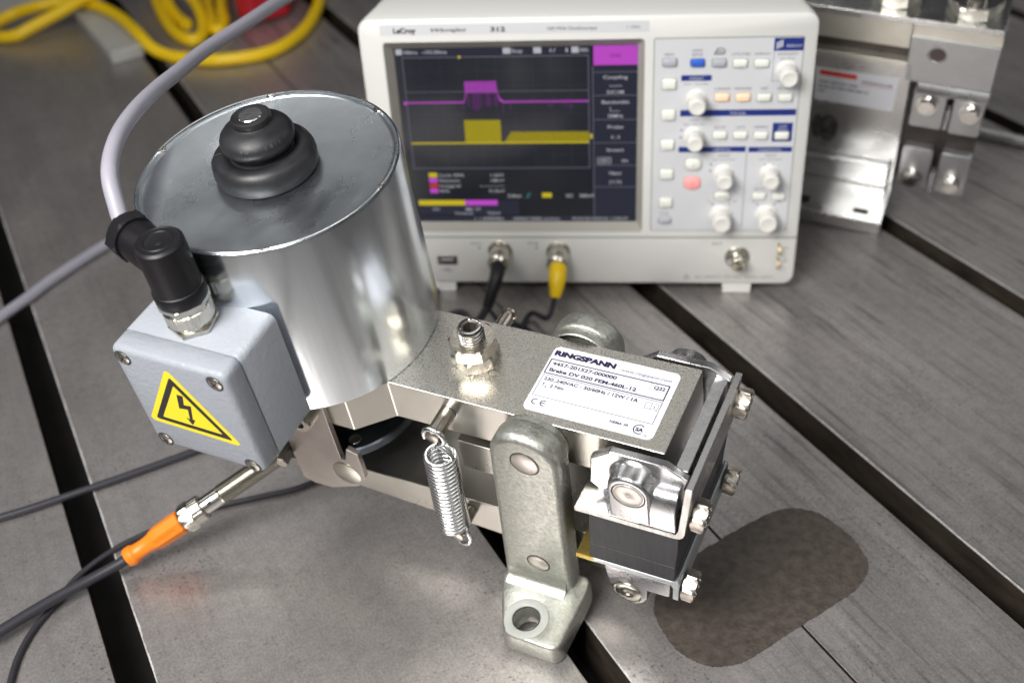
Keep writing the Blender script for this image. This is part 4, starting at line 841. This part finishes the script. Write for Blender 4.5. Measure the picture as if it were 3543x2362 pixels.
# clamp head
ck("clamp_head", box(B(), -5, 51.8, 41, 62, 103, 141), 'jaw', bevel=.5)
ck("clamp_lip", box(B(), -5, 51.8, 42.5, 66, 141, 148), 'cream', bevel=.3); ck("clamp_seam", box(B(), -4.5, 51.3, 41.8, 60, 147.6, 150.7), 'cream', bevel=.3)
hd = ck("threaded_hole", lathe(B(), [(6.6, .05), (5.9, .25), (5.4, -.6)], (13.6, 41, 128.8), (0, -1, 0), 36), 'chrome'); ck("hole_bottom", lathe(B(), [(5.4, .02), (0, .02)], (13.6, 41, 128.8), (0, -1, 0), 36), mat("dark_hole", (.10, .075, .075), .5, .5), hd)
bm = prism(B(), [(41, 103), (37.5, 98.5), (36.8, 96.6), (41, 96.6)], 'x', 4.4, 51.9); ck("clamp_edge", bm, 'steel', bevel=.4)
def jaw(x0, x1, z0, z1): return ck("jaw_block", prism(B(), rrect(x0, x1, z0, z1, 2, 3), 'y', 41, 60), 'jaw', bevel=.6)
jaw(3, 25.5, 62.5, 97.5); jaw(30.2, 50.8, 61, 97.5); jaw(2.5, 24, 2.5, 41.5); jaw(29.5, 50.5, 1.0, 41)
for (x, z) in ((13.3, 85.3), (42.2, 83.4), (12.3, 13.0), (40.4, 12.8)):
    o = ck("hex_bolt", nut(B(), (x, 41, z), (0, -1, 0), 6.6, 5.4, .3), 'chrome', smooth=25)
    ck("bolt_washer", lathe(B(), [(7.4, 0), (7.4, .9), (5, 1.0)], (x, 41, z), (0, -1, 0), 32), 'chrome', o)
    bm = B()
    for q in range(6): a = q * PI / 3; lathe(bm, [(.7, -.1), (.5, .4), (0, .45)], (x + 3.6 * math.cos(a), 35.6, z + 3.6 * math.sin(a)), (0, -1, 0), 8)
    ck("head_mark", bm, 'chrome', o)
def tiny_spring(x, z0, z1):   # little return spring between the jaws
    P = []
    n = int((z1 - z0) / 1.5) * 10
    for i in range(n + 1): a = 2 * PI * i / 10; P.append((x + 1.7 * math.cos(a), 39.5 + 1.7 * math.sin(a), z0 + (z1 - z0) * i / n))
    ck("small_spring", tube(B(), P, .55, 6), 'spring', smooth=60)
    ck("spring_eye", tube(B(), [(x, 39.5, z1), (x, 39.2, z1 + 3), (x, 38.6, z1 + 5.5)], .9, 8), 'chrome')
tiny_spring(27.9, 66, 84); tiny_spring(26.8, 2, 22)
ck("brake_gap_shade", box(B(), 1.0, 50.5, 47, 62, 38, 66), 'steeldark'); ck("inner_body", box(B(), 0.2, 48.6, 52, 66, 2, 110), 'steeldark')  # first box is a dark filler painting shade between the jaws
# nut and stud on top
for (x, y, big) in ((29.5, 61, 1.05), (-20, 62, .95)):
    ck("stud_nut", nut(B(), (x, y, 155.4), Z, 16.5 * big, 9, .55), 'cream', smooth=25); ck("nut_washer", lathe(B(), [(5, 0), (16.4 * big, 0), (16.4 * big, 1.6), (6, 1.7)], (x, y + 1.5, 164.3), Z, 48), 'chrome')
    pr = [(6.2 if i % 2 else 5.6, 164 + i * 1.0) for i in range(40)]; ck("stud", lathe(B(), pr, (x, y + 1.0, 0), Z, 32), 'chrome', smooth=20)
# sticker
stk = ck("sticker", prism(B(), [(-65.6, 103.3), (-8.2, 103.3), (-9.2, 72.6), (-64.4, 72.6)], 'y', 40.9, 41), 'white', smooth=0)
bm = B(); flat(bm, [V(-62.5, 40.84, 96.5), V(-36.5, 40.84, 96.5), V(-36.5, 40.84, 101.0), V(-62.5, 40.84, 101.0)]); flat(bm, [V(-34, 40.84, 92.6), V(-11, 40.84, 92.6), V(-11, 40.84, 93.1), V(-34, 40.84, 93.1)]); ck("red_band", bm, 'redprint', stk, smooth=0)
bm = B()
for (s, x, z, w) in (("RINGSPANN.COM", -32.6, 94.4, 20.5), ("4457-201527-000", -62.4, 89.4, 27), ("Brake DV 030 FEM-300-12", -62.4, 85.0, 35), ("12W", -62.4, 80.6, 5)): put_text(bm, s, (x, 40.84, z), X, Z, 2.4, w, bold=.02)
ck("sticker_lettering", bm, 'black', stk, smooth=0)
# oily print on the back plate
bm = B()
for (cx, cz, rx, rz) in ((-52.5, 47, 7.0, 13.5), (-60.5, 47, 4.2, 12)): flat(bm, [V(cx + rx * math.cos(t) * (1 + .06 * math.sin(5 * t)), 40.93 if cx > -55 else 40.90, cz + rz * math.sin(t)) for t in [2 * PI * i / 30 for i in range(30)]])
ck("oil_smudge", bm, mat("oil_smudge_dark", (.09, .085, .08), .45, .7, noise=(140, .7)), smooth=0)

# ------------------------------------------------------------------ things in the far background
yc = [(-405, 1400, 30), (-425, 1345, 33), (-440, 1313, 34), (-464, 1288, 29), (-482, 1276, 23), (-508, 1262, 15), (-525, 1256, 9), (-545, 1260, 7), (-562, 1273, 7), (-564, 1294, 8), (-545, 1315, 13), (-511.5, 1312.5, 21), (-489.9, 1319.9, 21), (-466.5, 1314.6, 21), (-440.2, 1297, 21),
      (-407.7, 1258.8, 21), (-376, 1207, 20), (-358, 1183, 13), (-340, 1172, 8), (-319.8, 1162.7, 7), (-281.1, 1152.5, 7), (-232.8, 1166, 7), (-205.0, 1216, 7), (-195.3, 1283, 7), (-198, 1343, 7), (-210, 1420, 7)]
tag(finish("yellow_cable", tube(B(), spline(yc, 8), 6.5, 18), 'yellowcable', smooth=60), "thick yellow cable looping at the far left, then bowing wide across the table", "cable")
tag(finish("yellow_cable", tube(B(), spline([(-420, 1450, 7), (-400, 1385, 7), (-383, 1330, 7), (-359, 1267, 7), (-339, 1229, 7), (-321, 1213, 7), (-314, 1234, 8), (-325, 1282, 14), (-346, 1326, 20), (-368, 1352, 20), (-372, 1330, 12), (-354, 1290, 7), (-338, 1262, 7)], 10), 6.6, 18), 'yellowcable', smooth=60), "tight curl of yellow cable beside the dark red box", "cable")
tag(finish("yellow_cable", tube(B(), spline([(-345, 1460, 7), (-333, 1370, 7), (-325, 1322, 7), (-312, 1273, 7), (-304, 1244, 7), (-297, 1240, 7), (-296, 1262, 8), (-304, 1300, 10), (-318, 1380, 12)], 10), 6.6, 18), 'yellowcable', smooth=60), "narrow hairpin of yellow cable against the left side of the red box", "cable")
rbx = root("red_box", "dark red plastic box at the top edge behind the yellow cable", "box")
finish("body", prism(B(), [(-286, 1290), (-280, 1268), (-264, 1258), (-226, 1282), (-224, 1500), (-290, 1500)], 'z', 2, 90), 'redbox', rbx, bevel=6, segs=4)
finish("base", prism(B(), [(-283, 1296), (-277, 1274), (-264, 1264), (-230, 1287), (-228, 1500), (-286, 1500)], 'z', 0, 2), 'black', rbx)
gb = root("grey_steel_bar", "pale grey painted bar lying across the slot at the back left", "bar")
finish("bar", prism(B(), [(-399.7, 1174.2), (-370.2, 1193.1), (-520, 1480), (-556, 1462)], 'z', 0, 14), 'greyblock', gb, bevel=2, segs=3)
tag(finish("white_tray", prism(B(), [(-640, 1395), (-560, 1335), (-500, 1440), (-600, 1520)], 'z', 0, 10), 'greyblock', bevel=2), "pale grey flat block in the far left corner", "block")
tag(finish("steel_rail", tube(B(), [(385, 905, 5), (520, 800, 5), (700, 660, 5)], 5, 12), 'steel', smooth=60), "pale metal rod lying on the table at the right edge", "rod")

for o in bpy.data.objects:
    if o.type == 'MESH' and o.parent is not None and any(k in o.name for k in STUFF_NAMES): o['kind'] = 'stuff'
